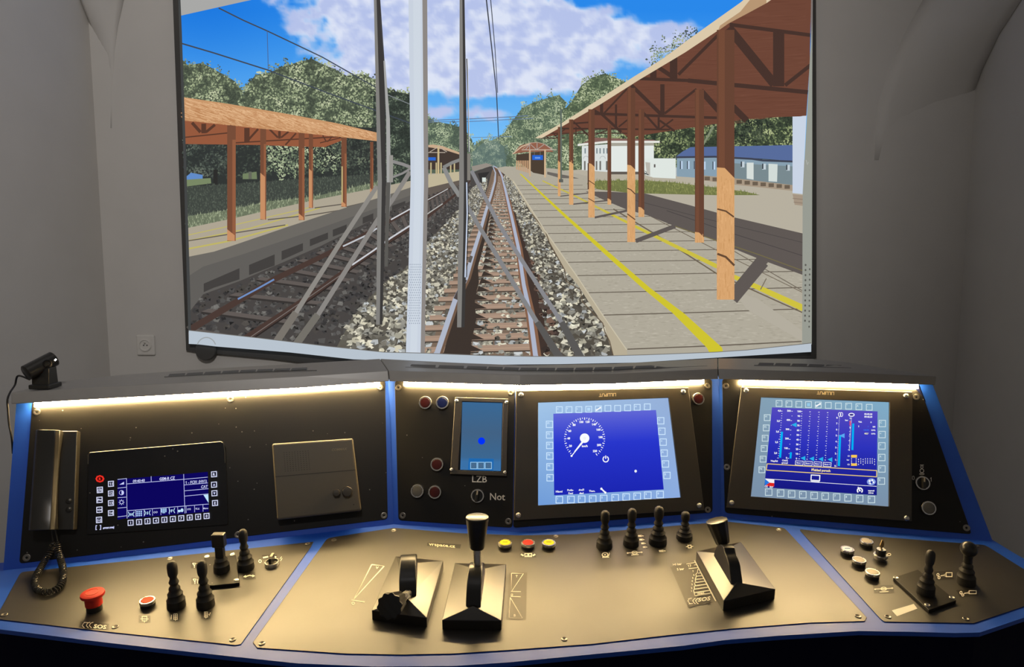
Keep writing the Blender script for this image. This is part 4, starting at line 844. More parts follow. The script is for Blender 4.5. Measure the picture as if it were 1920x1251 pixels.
s.ring(1728.5, 883, 3.6, 3.6, 1.4, (235, 230, 220)); s.ring(1728.5, 876, 2.4, 2.0, 1.2, (235, 230, 220)); s.ring(1728.5, 889, 4.4, 1.2, 1.0, (235, 230, 220)); s.rect(1725, 871.5, 1732, 873, (235, 230, 220)); s.done('bogie_symbol', 'print', PLATES['R'])

# ------------------------------------------------------------------ push buttons, switches
def ring_part(t, r, h0, h1, m='chrome'):
    obj('bezel_ring', MB().lathe([(r*.96, h0), (r, h0+.001), (r, h1-.0012), (r*.95, h1), (r*.80, h1), (r*.77, h1-.001), (r*.77, h0)], 36), m, t, smooth=True)
def button(pl, x, y, cap, label, group, r=.0140, h=.010, cat='button', base=True, capdome=0, mark=None, name='push_button'):
    M = pl.Mf(x, y, h+.003); t = thing(name, label, cat, M @ Matrix.Translation((0, 0, .003)), group); q = .3*h
    if base: obj('button_base', MB().lathe([(r*.93, 0), (r*.93, h-.0045)], 32), 'rubber', t, smooth=True)
    ring_part(t, r, h-.0055, h)
    obj('cap', MB().lathe([(r*.76, h-.004), (r*.76, h-.0006), (r*.70, h+.0002+capdome), (r*.3, h+.0006+capdome)], 32), cap, t, smooth=True)
    if mark: obj('cap_mark', MB().box((0, 0, h+.0009+capdome), (.010, .0012, .0004)), mark, t)
    return t
MT['markblue'] = mat('blue_mark', (.1, .25, .6, 1)); MT['markdark'] = mat('dark_mark', (.35, .27, .02, 1)); MT['bluewhite'] = mat('blue_white_cap', (.82, .86, .95, 1), .35, emit=.12)
gA = 'round illuminated buttons on the upright panels'
button(C1, 797, 755, 'darkred', 'dark red round button at the top left of the LZB panel beside the blue one', gA, h=.008)
button(C1, 829, 755, 'bluecap', 'blue round button with steel ring, the only blue one on the upright panels', gA, h=.008)
button(C1, 819, 871, 'darkred', 'dark red round button standing alone left of the small upright screen', gA, h=.008)
button(C1, 782, 921, 'clearcap', 'smoky clear round button low at the left of the LZB panel', gA, h=.008)
button(C1, 815, 923, 'darkred', 'dark red round button low on the LZB panel, right beside the clear one', gA, h=.008)
button(C2, 1310, 748, 'darkred', 'dark red round button at the upper right of the speed display', gA, r=.0135, h=.008)
button(RP, 1742, 953, 'clearcap', 'grey round button below the rotary switch right of the brake display', gA, h=.008)
gB = 'three round buttons in a row on the middle desk plate'
button(D, 947, 1017, 'yellow', 'yellow round button beside the tall lever knob, left of the red one', gB, r=.0138, h=.011, mark='markdark')
button(D, 990, 1017, 'red', 'red round button between the two yellow ones on the middle desk plate', gB, r=.0138, h=.011)
button(D, 1029, 1017, 'yellow', 'yellow round button right of the red one on the middle desk plate', gB, r=.0138, h=.011, mark='markdark')
button(D, 276, 1125, 'orange', 'orange red round button in a steel ring beside the mushroom emergency button', None, r=.0126, h=.011)
gC = 'four pale round buttons on the right desk plate'
button(D, 1589, 1029, 'bluewhite', 'pale round button with a blue line, leftmost of the four pale ones', gC, r=.0124, h=.012, mark='markblue')
button(D, 1625, 1014, 'whitecap', 'cream round button beside the key switch, farthest back of the four pale ones', gC, r=.0124, h=.012)
button(D, 1611, 1049, 'whitecap', 'cream round button in the middle of the slanting row of pale ones', gC, r=.0124, h=.012)
button(D, 1636, 1072, 'whitecap', 'cream round button nearest the front edge of the four pale ones', gC, r=.0124, h=.012)
# emergency mushroom
M = D.Mf(173, 1110, .036); t = thing('emergency_stop_button', 'red mushroom emergency stop button on the left desk plate', 'button', M @ Matrix.Translation((0, 0, .003)))
obj('button_base', MB().lathe([(.0120, 0), (.0120, .010)], 32), 'plastic', t, smooth=True)
obj('mushroom_cap', MB().lathe([(.0130, .010), (.0130, .0235), (.0142, .0250), (.0176, .0262), (.0184, .0285), (.0176, .0310), (.0140, .0325), (.008, .0328), (.003, .0325)], 40), 'red', t, smooth=True)
obj('arrow_mark', MB().lathe([(.0100, .0322), (.0100, .0332), (.0088, .0332), (.0088, .0322)], 28), 'orange', t, smooth=True)
# rotary switches
def selector(pl, x, y, label, group, rot=0.0, tilt=0.0):
    t = thing('rotary_switch', label, 'switch', pl.M(x, y, .003), group)
    ring_part(t, .0142, 0, .0060); R_ = MB(Matrix.Rotation(rot, 4, 'Z'))
    obj('knob_disc', MB().lathe([(.0108, .001), (.0108, .0040)], 28), 'plastic', t, smooth=True)
    obj('handle', MB(Matrix.Rotation(rot, 4, 'Z')).box((0, -.0005, .0085), (.0062, .0225, .011)), 'plastic', t, bevel=.0014)
    obj('pointer_line', MB(Matrix.Rotation(rot, 4, 'Z')).box((0, .0065, .0142), (.0026, .0085, .0008)), 'whitecap', t)
gS = 'black rotary switches on the upright panels'
selector(C1, 896, 930, 'black rotary switch in a steel ring under the letters LZB', gS, -.1)
selector(RP, 1728.5, 906, 'black rotary switch right of the brake display between 0 and 1', gS, -.02)
t = thing('rotary_switch', 'steel rotary switch with upright handle on the left desk plate beside the narrow divider', 'switch', D.M(510, 1060, .003) @ Matrix.Scale(.90, 4))
ring_part(t, .0150, 0, .0085); obj('knob_disc', MB().lathe([(.0115, 0), (.0115, .005)], 28), 'beigedark', t, smooth=True)
obj('handle', MB().box((0, 0, .0125), (.0065, .022, .016)), 'plastic', t, bevel=.0015); obj('pointer_line', MB().box((0, .0035, .0212), (.0050, .015, .0014)), 'whitecap', t, bevel=.0004)
# key switch
t = thing('key_switch', 'steel key switch with an inserted brass key beside the pale buttons', 'switch', D.M(1650, 1050, .003) @ Matrix.Scale(.84, 4))
obj('switch_base', MB().lathe([(.0095, 0), (.0120, .004), (.0150, .009), (.0150, .0125), (.0140, .0135), (.0105, .0135)], 32), 'chrome', t, smooth=True)
obj('lock_barrel', MB().lathe([(.0105, .0135), (.0105, .0250), (.0100, .0258), (.003, .0258)], 28), 'plastic', t, smooth=True)
obj('barrel_face', MB().lathe([(.0092, .0259), (.0092, .0264), (.004, .0264)], 24), 'chrome', t, smooth=True)
mb = MB(Matrix.Rotation(.5, 4, 'Z')); kp = [(-.0022, .0262), (.0022, .0262), (.0026, .0300), (.0062, .0320), (.0070, .0370), (.0050, .0430), (.0026, .0480), (-.0020, .0490), (-.0042, .0440), (-.0066, .0370), (-.0058, .0320), (-.0026, .0300)]
mb.prism([(x, -.0009, z) for x, z in kp], [(x, .0009, z) for x, z in kp]); obj('key', mb, 'brass', t, bevel=.0003)

# ------------------------------------------------------------------ rubber boot levers
def boot_prof(h, R=.0178, kr=.0096):
    f = [(1.0, 0), (1.02, .03), (.98, .15), (1.0, .17), (.86, .20), (.78, .25), (.80, .27), (.83, .30), (.66, .34), (.58, .37), (.62, .40), (.60, .43), (.44, .47), (.40, .50)]
    p = [(R*a, h*b) for a, b in f]
    p += [(kr*.98, h*.55), (kr*.72, h*.62), (kr*.70, h*.66), (kr*.92, h*.71), (kr, h*.78), (kr, h*.88), (kr*.9, h*.94), (kr*.62, h*.98), (kr*.2, h)]
    return p
def boot(x, yb, yt, label, group, R=.0178, kr=.0096, xt=None, ball=False):
    # yb: image row of the middle of its foot, yt: row of its tip
    h = D.rise(x, yb, yt)*1.0; M = D.M(x, yb, .003)
    t = thing('control_lever', label, 'lever', M, group)
    pr = boot_prof(h, R, kr); b = pr[:14]; k = pr[14:]
    sh = Matrix.Identity(4)
    if xt is not None: dx = (xt-x)/1000.0; sh[0][2] = dx/h
    if ball: k = [(kr*.55, h*.5), (kr*.5, h*.58), (kr*.52, h*.60)]+[(kr*math.sin(math.pi*(.18+.80*i/9)), h*.79-kr*1.02*math.cos(math.pi*(.18+.80*i/9))) for i in range(10)]
    obj('rubber_boot', MB(sh).lathe(b, 32), 'rubber', t, smooth=True)
    obj('knob', MB(sh).lathe([(pr[13][0]*.9, h*.46)]+k, 28), 'plastic' if ball else 'rubber', t, smooth=True)
    return t
gL = 'black rubber boot control levers on the desk'
boot(331, 1138, 1053, 'black rubber lever beside the orange red button, leftmost on the desk', gL, R=.0146, kr=.0082)
boot(386, 1136, 1052, 'black rubber lever in front of the small square plate on the left', gL, R=.0144, kr=.0082)
boot(461, 1066, 993, 'black rubber lever behind the arrow symbol, between square plate and rotary switch', gL, R=.0150, kr=.0080)
boot(1133, 1026, 958, 'black rubber lever above the wheel symbol, leftmost of the four in the back row', gL, R=.0155, kr=.0086)
boot(1183, 1022, 954, 'black rubber lever above the long motor symbol, second in the back row of four', gL, R=.0152, kr=.0086)
boot(1233, 1019, 950, 'black rubber lever right of the column of lamp symbols, thickest of the four', gL, R=.0175, kr=.0094)
boot(1283, 1010, 960, 'short black rubber lever above the sun symbol, beside the big brake handle', gL, R=.0158, kr=.0086)
# square plates with levers
def subplate(px, h, label, scr4):
    t = thing('lever_plate', label, 'plate', D.M(*px[0]), 'small screwed plates under levers')
    mb = MB(wm(t).inverted()); mb.prism([D.P(x, y, h)-D.N*(h-.0031) for x, y in px], [D.P(x, y, h) for x, y in px]); obj('plate', mb, 'plate', t, bevel=.0006, segs=1)
    for x, y in scr4:
        mb = MB(wm(t).inverted() @ D.M(x, y, h)); mb.lathe([(.0046, 0), (.0044, .0010), (.0036, .0013), (.0014, .0005)], 18); obj('screw', mb, 'chrome', t, smooth=True)
subplate([(383, 1045), (442, 1041), (449, 1093), (400, 1098), (388, 1098)], .009, 'small square black plate under the flat topped lever on the left', [(388, 1044), (436, 1040), (443, 1088)])
subplate([(1675, 1083), (1721, 1068), (1793, 1126), (1742, 1144)], .009, 'slanting black plate under the pointed lever on the right desk plate', [(1680, 1084), (1739, 1135), (1785, 1121)])
M = D.M(416, 1070, .009); h = D.rise(416, 1068, 999)
t = thing('control_lever', 'black lever with flat rectangular handle on the small square plate', 'lever', M, gL); pr = boot_prof(h, .0140)
obj('rubber_boot', MB().lathe(pr[:10], 32), 'rubber', t, smooth=True); obj('stem', MB().box((0, 0, h*.50), (.0145, .011, h*.36)), 'plastic', t, bevel=.001); obj('handle', MB().box((0, 0, h*.82), (.0225, .014, h*.34)), 'plastic', t, bevel=.002)
b = boot(1735, 1112, 1033, 'black rubber lever on the slanting plate of the right desk plate', gL, R=.0140, kr=.0075); b.matrix_world = D.M(1735, 1112, .009); 
boot(1811, 1094, 1013, 'black lever with a large ball knob at the right end of the desk', gL, R=.0148, kr=.0136, xt=1806, ball=True)

# ------------------------------------------------------------------ the three big handles
def handle_unit(label, q, hs, ridge, hr, fin_px, finR, finW, fin_len, rod, knobax, rodmat, finshift=0.0, notch=False):
    """q: upper outline of the base in the picture; ridge: two ends of its ridge"""
    t = thing('drive_lever', label, 'lever', D.M(*q[0]), 'big sliding hand levers'); inv = wm(t).inverted()
    hi_ = [D.P(x, y, hs) for x, y in q]; lo_ = [p-D.N*(hs-.0031) for p in hi_]; ra, rb = D.P(*ridge[0], hr), D.P(*ridge[1], hr)
    vs = lo_+hi_+[ra, rb]   # q order: rear-left, rear-right, front-right, front-left; ra rear, rb front
    mb = MB(inv); mb.add(vs, [(3, 2, 1, 0), (0, 1, 5, 4), (1, 2, 6, 5), (2, 3, 7, 6), (3, 0, 4, 7), (4, 5, 8), (6, 7, 9), (5, 6, 9, 8), (7, 4, 8, 9)])
    obj('lever_base', mb, 'satin', t, bevel=.0008, segs=2)
    ax = (rb-ra).normalized(); sd = D.N.cross(ax).normalized(); c = ra.lerp(rb, .5+finshift)-D.N*(hr-.020)
    # fin: thick disc segment standing along the ridge
    pts = []; n = 22
    for i in range(n+1):
        a = math.pi*i/n; r_ = finR*(1.0 if not notch or i < 12 else (.90 if i < 17 else .80)); pts.append(c-ax*math.cos(a)*fin_len+D.N*math.sin(a)*r_)
    mb = MB(inv); mb.prism([p-sd*finW/2 for p in pts], [p+sd*finW/2 for p in pts]); obj('fin', mb, 'plastic', t, smooth=True, bevel=.0018)
    a, dn, l1, l2 = rod
    A_ = D.P(*a); dv = (D.N*dn[0]+ax*dn[1]+sd*dn[2]).normalized(); B_ = A_+dv*l1; K_ = B_+dv*l2
    mb = MB(inv); mb.tube([A_-(B_-A_).normalized()*.012, A_, B_, B_+(K_-B_).normalized()*.004], .0066, 18); obj('rod', mb, rodmat, t, smooth=True)
    d = (K_-B_); L_ = d.length; z = d.normalized(); x = z.orthogonal().normalized(); y = z.cross(x); MM = Matrix((x, y, z)).transposed().to_4x4(); MM.translation = B_
    lob = knobax
    mb = MB(inv @ MM); mb.lathe([(.0078, 0), (.0112, .0008), (.0125, .003), (.0190, L_*.93), (.0194, L_*.96), (.0188, L_*.99), (.0175, L_)], 60, lob[0], lob[1], .010); obj('knob', mb, 'plastic', t, smooth=True)
    return t
handle_unit('black lever pulled fully forward with scalloped knob facing the driver, leftmost of the big levers', [(742, 1043), (831, 1052), (800, 1159), (697, 1145)], .020, ((768, 1057), (764, 1123)), .034, None, .050, .0280, .052, ((761, 1116, .040), (.36, .90, -.26), .032, .050), (10, .07), 'chrome', finshift=-.08)
handle_unit('black lever standing upright with a tall conical knob, middle of the big levers', [(853, 1056), (949, 1058), (940, 1164), (829, 1163)], .020, ((897, 1069), (887, 1137)), .034, None, .052, .0240, .052, ((895, 1072, .058), (1, -.10, 0), .040, .056), (10, .0), 'chrome')
handle_unit('black lever tilted back beside the brake scale, rightmost of the big levers', [(1306, 1034), (1389, 1016), (1454, 1105), (1357, 1127)], .022, ((1349, 1038), (1382, 1092)), .036, None, .054, .0200, .050, ((1360, 1036, .048), (.88, -.20, -.24), .016, .044), (10, .03), 'chrome', finshift=.0, notch=True)

# ------------------------------------------------------------------ displays
def quadmap(q):      # bilinear picture position inside a four-cornered screen (TL,TR,BR,BL)
    def f(u, v):
        a = lerp(q[0], q[1], u); b = lerp(q[3], q[2], u); return lerp(a, b, v)
    return f
def bezel(t, pl, px, hole, h0, h1, m='bezel', name='bezel'):
    inv = wm(t).inverted(); mb = MB(inv); o = [pl.P(x, y, h1) for x, y in px]; i = [pl.P(x, y, h1) for x, y in hole]; ob = [p-pl.N*(h1-h0) for p in o]; ib = [p-pl.N*(h1-h0) for p in i]
    fs = []
    for k in range(4):
        j = (k+1) % 4; fs += [(k, j, 4+j, 4+k), (8+k, 8+j, j, k), (4+k, 4+j, 12+j, 12+k), (12+k, 12+j, 8+j, 8+k)]
    mb.add(o+i+ob+ib, fs); return obj(name, mb, m, t, bevel=.0007, segs=1)
def glasspane(t, pl, px, h0, h1, m='glass', name='screen_glass', bev=0):
    inv = wm(t).inverted(); mb = MB(inv); mb.prism([pl.P(x, y, h0) for x, y in px], [pl.P(x, y, h1) for x, y in px]); return obj(name, mb, m, t, bevel=bev)
def grow(q, d):
    c = (sum(p[0] for p in q)/4, sum(p[1] for p in q)/4); return [(c[0]+(p[0]-c[0])*(1+d), c[1]+(p[1]-c[1])*(1+d)) for p in q]
def dscrews(t, pl, L, h, r=.0055):
    for x, y in L:
        mb = MB(wm(t).inverted() @ pl.M(x, y, h)); mb.lathe([(r, 0), (r*.95, .0016), (r*.6, .0034), (r*.28, .0038), (r*.2, .0020)], 18); obj('screw', mb, 'chrome', t, smooth=True)
def key(P_, x, y, s_, col, wd, ch='', blank=False, sk=0):
    P_.frame(x-s_/2, y-s_/2, x+s_/2, y+s_/2, wd, col)
    if ch: P_.text(ch, x-s_*.36, y-s_*.02, (s_*.42, 0), (0, -s_*.42), col, .03)

# speed display
t = thing('monitor', 'framed monitor in the middle of the desk showing a round speed dial', 'monitor', C2.M(1140, 973, .003), 'two big framed monitors')
q = [(1009, 755), (1254, 746), (1277, 933), (1009, 948)]
bezel(t, C2, [(968, 733), (1291, 727), (1321, 957), (964, 976)], q, .0031, .010); glasspane(t, C2, grow(q, .02), .0032, .0046)
dscrews(t, C2, [(977, 741), (1281, 735), (972, 966), (1311, 948)], .010)
P = Pic(C2, .0050, .00005); Z = quadmap(q)
GRD = [(160, 192, 226), (172, 200, 226), (150, 178, 218), (120, 160, 214)]
P.up(); nx, ny = 24, 16; pts = []; cols = []
for j in range(ny+1):
    for i in range(nx+1):
        pts.append(Z(i/nx, j/ny)); cols.append(lin(mixc(mixc((164, 198, 232), (150, 176, 216), i/nx), mixc((112, 156, 216), (140, 172, 224), i/nx), j/ny)))
G = [(j*(nx+1)+i, j*(nx+1)+i+1, (j+1)*(nx+1)+i+1, (j+1)*(nx+1)+i) for j in range(ny) for i in range(nx)]
P.raw(pts, G, None, cols)
iq = quadmap([(1037.5, 776), (1230, 769), (1244.5, 918), (1039, 929)]); P.up(); pts = []; cols = []
for j in range(ny+1):
    for i in range(nx+1):
        pts.append(iq(i/nx, j/ny)); cols.append(lin(mixc((98, 104, 214), (40, 54, 204), min(1, j/ny*2.6)) if j < 7 else mixc((40, 54, 204), (28, 38, 178), (j-6)/10)))  # lighter violet top: glare on the glass put into the colours
P.raw(pts, G, None, cols)
P.xf(960, 700, 4.171); KC = (206, 232, 255); WH = (250, 252, 255)
for i, (x, y, c) in enumerate([(370, 285, 'o'), (446, 285, 'F'), (523, 285, 'z'), (600, 282, ''), (676, 279, ''), (750, 275, ''), (826, 275, ''), (904, 271, '"'), (979, 267, 'A'), (1058, 263, '-')]): key(P, x, y, 46, KC, 6, c)
P.rect(588, 270, 612, 294, (186, 220, 250)); P.line([(662, 288), (690, 270)], 9, WH); P.disc(662, 288, 7, 7, WH, 10); P.disc(690, 270, 7, 7, WH, 10)
for x, y, c in [(293, 400, 'F1'), (294, 483, 'F2'), (295, 565, 'F3'), (296, 647, 'F4'), (297, 732, 'F5'), (298, 818, 'F6')]: key(P, x, y, 50, KC, 6, c)
for x, y, c in [(1163, 372, 'C'), (1172, 454, '<'), (1182, 539, '>'), (1190, 625, 'A'), (1200, 710, 'V'), (1212, 799, 'E')]: key(P, x, y, 50, KC, 6, c)
for x, y, c in zip([370, 461, 545, 631, 717, 807, 893, 979, 1062, 1158], [990, 988, 986, 984, 980, 975, 969, 963, 955, 949], '1234567890'): key(P, x, y, 52, KC, 6, c)
CXD, CYD = 568, 512
for i in range(45):
    a = math.radians(128+i*284/44); r1 = 166; r0 = 148 if i % 2 == 0 else 156; c_, s_ = math.cos(a), math.sin(a)
    P.line([(CXD+c_*r0*.965, CYD+s_*r0), (CXD+c_*r1*.965, CYD+s_*r1)], 6 if i % 2 == 0 else 4.5, WH, up=(i == 0))
for i, v in enumerate(['20', '40', '60', '80', '100', '120', '140', '160', '180', '200', '220']):
    x, y = [(457, 568), (443, 509), (452, 451), (486, 404), (541, 381), (590, 380), (640, 400), (675, 441), (692, 500), (681, 561), (649, 608)][i]; P.text(v, x, y+8, (22, -.6), (.4, -22), WH, .05, center=True)
P.disc(568, 508, 37, 37, WH, 36); P.poly([(548, 530), (560, 540), (494, 618), (486, 612)], WH); P.line([(494, 612), (466, 648)], 7, WH); P.disc(466, 647, 8, 8, WH, 12); P.ring(568, 508, 6, 8, 1.5, (200, 200, 190))
P.text('km/h', 569, 577, (23, -.6), (.4, -22), WH, .04, center=True)
P.ring(733, 672, 21, 22, 8, WH, -62, 242); P.line([(733, 644), (733, 670)], 8, WH); P.disc(967, 766, 10, 11, (236, 240, 250), 14)
P.text('Hlavní', 369, 933, (21, -.4), (.3, -22), WH, .03, center=True); P.text('Potla-', 457, 921, (21, -.4), (.3, -20), WH, .03, center=True); P.text('čení', 459, 946, (21, -.4), (.3, -20), WH, .03, center=True)
P.text('dveří', 543, 919, (21, -.4), (.3, -20), WH, .03, center=True); P.text('dací', 544, 945, (21, -.4), (.3, -20), WH, .03, center=True); P.text('Tlum.', 626, 928, (21, -.4), (.3, -20), WH, .03, center=True)
P.line([(700, 905), (728, 932)], 11, WH); P.disc(699, 904, 9, 9, WH, 12); P.disc(730, 934, 9, 9, WH, 12)
P.done('display_image', 'display', t)
s = Pic(C2, .0102, .0001); s.text('LILLIPUT', 1155.5, 737.2, (-8.6, .3), (0, 8.6), (236, 222, 186), .02); s.done('maker_lettering', 'print', t)

# brake display
t = thing('monitor', 'framed monitor on the right of the desk showing bar gauges and a small flag', 'monitor', RP.M(1540, 970, .003), 'two big framed monitors')
q = [(1427, 745), (1668, 754), (1667, 950), (1408, 931)]
bezel(t, RP, [(1390, 726), (1711, 735), (1710, 978), (1362, 952)], q, .0031, .010); glasspane(t, RP, grow(q, .02), .0032, .0046)
dscrews(t, RP, [(1399, 733), (1699, 743), (1372, 943), (1700, 972)], .010)
P = Pic(RP, .0050, .00005); Z = quadmap(q); P.up(); pts = []; cols = []
for j in range(ny+1):
    for i in range(nx+1): pts.append(Z(i/nx, j/ny)); cols.append(lin(mixc(mixc((132, 160, 180), (128, 172, 200), i/nx), (122, 144, 168), j/ny)))
P.raw(pts, G, None, cols)
iq = quadmap([(1447.5, 764), (1645.5, 771.5), (1644, 929), (1433, 914)]); P.up(); pts = []; cols = []
for j in range(ny+1):
    for i in range(nx+1): pts.append(iq(i/nx, j/ny)); cols.append(lin(mixc((84, 74, 190), (44, 50, 188), min(1, j/ny*2.2)) if j < 8 else mixc((44, 50, 188), (22, 24, 128), (j-7)/9)))
P.raw(pts, G, None, cols)
P.xf(1340, 680, 3.909); KC = (206, 226, 232)
for x, y, c in [(472, 300, 'o'), (544, 303, 'P'), (617, 306, 'i'), (688, 308, ''), (759, 311, ''), (833, 314, ''), (907, 318, ''), (982, 320, '"'), (1057, 324, 'A'), (1133, 328, '-')]: key(P, x, y, 43, KC, 5, c)
P.rect(677, 297, 700, 320, (150, 200, 230)); P.line([(747, 318), (772, 303)], 9, WH); P.disc(747, 318, 7, 7, WH, 10); P.disc(772, 303, 7, 7, WH, 10)
for x, y, c in [(385, 404, 'F1'), (378, 479, 'F2'), (370, 555, 'F3'), (363, 630, 'F4'), (355, 708, 'F5'), (346, 786, 'F6')]: key(P, x, y, 43, KC, 5, c)
for x, y, c in [(1229, 447, 'C'), (1227, 528, '<'), (1226, 611, '>'), (1225, 696, 'A'), (1226, 780, 'V'), (1222, 869, 'E')]: key(P, x, y, 47, KC, 5, c)
for x, y, c in zip([396, 483, 564, 646, 729, 810, 894, 977, 1063, 1149], [950, 957, 964, 969, 975, 980, 986, 992, 998, 1004], '1234567890'): key(P, x, y, 48, KC, 5, c)
CY_ = (0, 178, 246); SM_ = (17, .6)
def scale(x0, y0, x1, y1, n, big, wd=3.2, l0=6, l1=12, col=WH, left=True):
    P.up()
    for i in range(n+1):
        a = lerp((x0, y0), (x1, y1), i/n); l = l1 if i % big == 0 else l0; P.line([(a[0]-l, a[1]-.3), (a[0], a[1])], wd, col, up=False)
scale(497, 356, 470, 700, 20, 4.0 and 4)
for v, y, x in [('4,0', 352, 474), ('3,5', 427, 467), ('3,0', 505, 461), ('2,5', 582, 454), ('2,0', 662, 447)]: P.text(v, x, y+7, (18, .6), (-1, -18), WH, .04, center=True)
P.poly([(486, 506), (501, 508), (487, 698), (472, 696)], CY_); P.text('Napětí', 438, 727, (18, .7), (-1, -17), WH, .03, center=True); P.text('Odrů', 515, 724, (18, .7), (-1, -17), WH, .03, center=True); P.text('proud', 514, 741, (18, .7), (-1, -17), WH, .03, center=True)
for v, y, x in [('500', 353, 545), ('400', 420, 540), ('300', 488, 534), ('200', 556, 530), ('100', 627, 523), ('0', 698, 527)]: P.text(v, x, y+7, (18, .6), (-1, -18), WH, .04, center=True)
scale(572, 357, 545, 702, 10, 2, l0=5, l1=10); P.poly([(552, 657), (566, 659), (562, 704), (549, 702)], CY_); P.poly([(600, 440), (600, 474), (562, 456)], (40, 178, 236))
for k, v in enumerate(['100', '90', '80', '70', '60', '50', '40', '30', '20', '10', '0']):
    x, y = lerp((619, 357), (600, 703), k/10); P.text(v, x, y+7, (18, .6), (-1, -18), WH, .04, center=True)
for xa, xb, ya in [(643, 624, 358), (704, 682, 361), (769, 749, 364), (833, 815, 367)]: scale(xa, ya, xb, ya+348, 20, 2, l0=4, l1=10, wd=3.6)
for x, y in [(647, 704), (711, 708), (778, 711), (845, 714)]: P.poly([(x-18, y-4), (x+17, y-19), (x+17, y+15)], (40, 178, 236))
for i, (x, y) in enumerate([(621, 735), (688, 738), (757, 742), (826, 746)]): P.frame(x-28, y-15, x+28, y+14, 3.5, WH, sk=(-2, 3)); P.text('Motor %d' % (i+1), x-1, y+5, (12, .4), (-.6, -13), WH, .03, center=True)
scale(917, 404, 898, 760, 40, 5, wd=2.4, l0=5, l1=9)
for v, y, x in [('8', 404, 897), ('7', 446, 896), ('6', 490, 894), ('5', 534, 892), ('4', 578, 890), ('3', 622, 888), ('2', 666, 886), ('1', 712, 885), ('0', 757, 883)]: P.text(v, x, y+7, (18, .6), (-1, -18), WH, .04, center=True)
P.poly([(912, 530), (927, 531), (918, 760), (903, 758)], CY_); P.poly([(914, 536), (952, 519), (952, 554)], (90, 168, 240))
P.ring(916, 381, 9, 15, 4, WH); P.ring(930, 381, 9, 15, 4, WH); P.ring(1003, 383, 20, 11, 6, WH); P.rect(992, 378, 1012, 387, (60, 56, 110)); P.text('bar', 968, 428, (17, .6), (-1, -16), WH, .03, center=True)
scale(1006, 405, 991, 640, 28, 4, wd=2.6, l0=8, l1=14)
for k, v in enumerate(['12', '10', '', '8', '', '6', '', '4', '', '2', '0']): x, y = lerp((995, 408), (987, 640), k/10); P.text(v, x, y+6, (14, .4), (-1, -14), WH, .03, center=True)
P.rect(988, 428, 999, 462, (214, 74, 130)); P.poly([(1009, 447), (1023, 447), (1016, 642), (1002, 640)], CY_)
P.text('03.02.25', 1126, 384, (17, .6), (0, -17), WH, .04, center=True); P.text('09:40:49', 1126, 404, (17, .6), (0, -17), WH, .04, center=True)
P.text('Vlak', 1066, 440, (15, .4), (0, -16), WH, .03, center=True); P.text('0', 1146, 443, (16, .4), (0, -15), WH, .03, center=True); P.text('3', 1055, 473, (16, .4), (0, -16), WH, .03, center=True); P.text('0', 1125, 474, (15, .4), (0, -15), (60, 110, 240), center=True); P.text('kN', 1168, 476, (15, .4), (0, -15), WH, .04, center=True)
P.text('104.93', 1110, 500, (15, .4), (0, -15), (50, 120, 250), .02, center=True); P.text('kWh', 1163, 501, (15, .4), (0, -15), WH, .03, center=True); P.text('4827', 1112, 526, (15, .4), (0, -15), (240, 236, 190), .04, center=True); P.text('kWh', 1163, 527, (15, .4), (0, -15), WH, .03, center=True)
YO = (246, 200, 84); P.rect(1000, 677, 1043, 697, YO); P.rect(1000, 739, 1043, 757, YO); P.text('C1', 982, 690, (14, .4), (0, -14), WH, .03, center=True); P.text('bar', 978, 718, (14, .4), (0, -13), WH, .03, center=True); P.text('C2', 981, 752, (14, .4), (0, -14), WH, .03, center=True)
P.up()
for x in (1003, 1037, 1054, 1071, 1088, 1105, 1121, 1139, 1155, 1172):
    for y in ((702, 718, 732) if x < 1040 or x % 2 else (706, 722, 742)): P.rect(x-2, y, x+2, y+9, WH, up=False)
YB = (236, 206, 120); q_ = [(385, 742), (1188, 792), (1187, 838), (378, 788)]
for i in range(4): P.line([q_[i], q_[(i+1) % 4]], 6, YB)
P.text('Přehled poruch', 779, 798, (22.5, 1.2), (-.5, -24), (244, 226, 160), .04, center=True)
P.frame(708, 824, 771, 862, 7, WH, sk=(-2, 4)); P.poly([(702, 868), (770, 872), (766, 879), (712, 876)], WH); P.line([(372, 852), (1187, 908)], 3.4, WH)
P.disc(1148, 874, 32, 25, (136, 160, 228)); P.disc(1136, 868, 8, 8, WH, 12); P.disc(1155, 863, 7, 7, WH, 12); P.disc(1163, 878, 7, 7, WH, 12); P.disc(1140, 886, 7, 7, WH, 12); P.disc(1150, 878, 9, 9, (40, 60, 170), 12)
P.poly([(368, 852), (437, 857), (437, 884), (400, 880)], (240, 240, 244)); P.poly([(400, 880), (437, 884), (436, 910), (368, 905)], (222, 40, 34)); P.poly([(368, 852), (402, 880), (368, 905)], (40, 120, 220)); P.text('CZ', 378, 913, (17, .6), (0, -16), WH, .04, center=True); P.text('3kV', 416, 917, (17, .6), (0, -15), WH, .04, center=True)
P.ring(1064, 938, 18, 18, 9, WH, 130, 410); P.line([(1050, 912), (1062, 936)], 7, WH); P.disc(1064, 938, 7, 7, WH, 12); P.text('vypnutí', 1147, 944, (16, .4), (0, -15), WH, .04, center=True); P.text('zobraz', 1145, 960, (14, .4), (0, -14), WH, .04, center=True)
P.done('display_image', 'display', t)
s = Pic(RP, .0102, .0001); s.text('LILLIPUT', 1564.5, 735.2, (-8.7, -.35), (0, 8.4), (236, 222, 186), .02); s.done('maker_lettering', 'print', t)

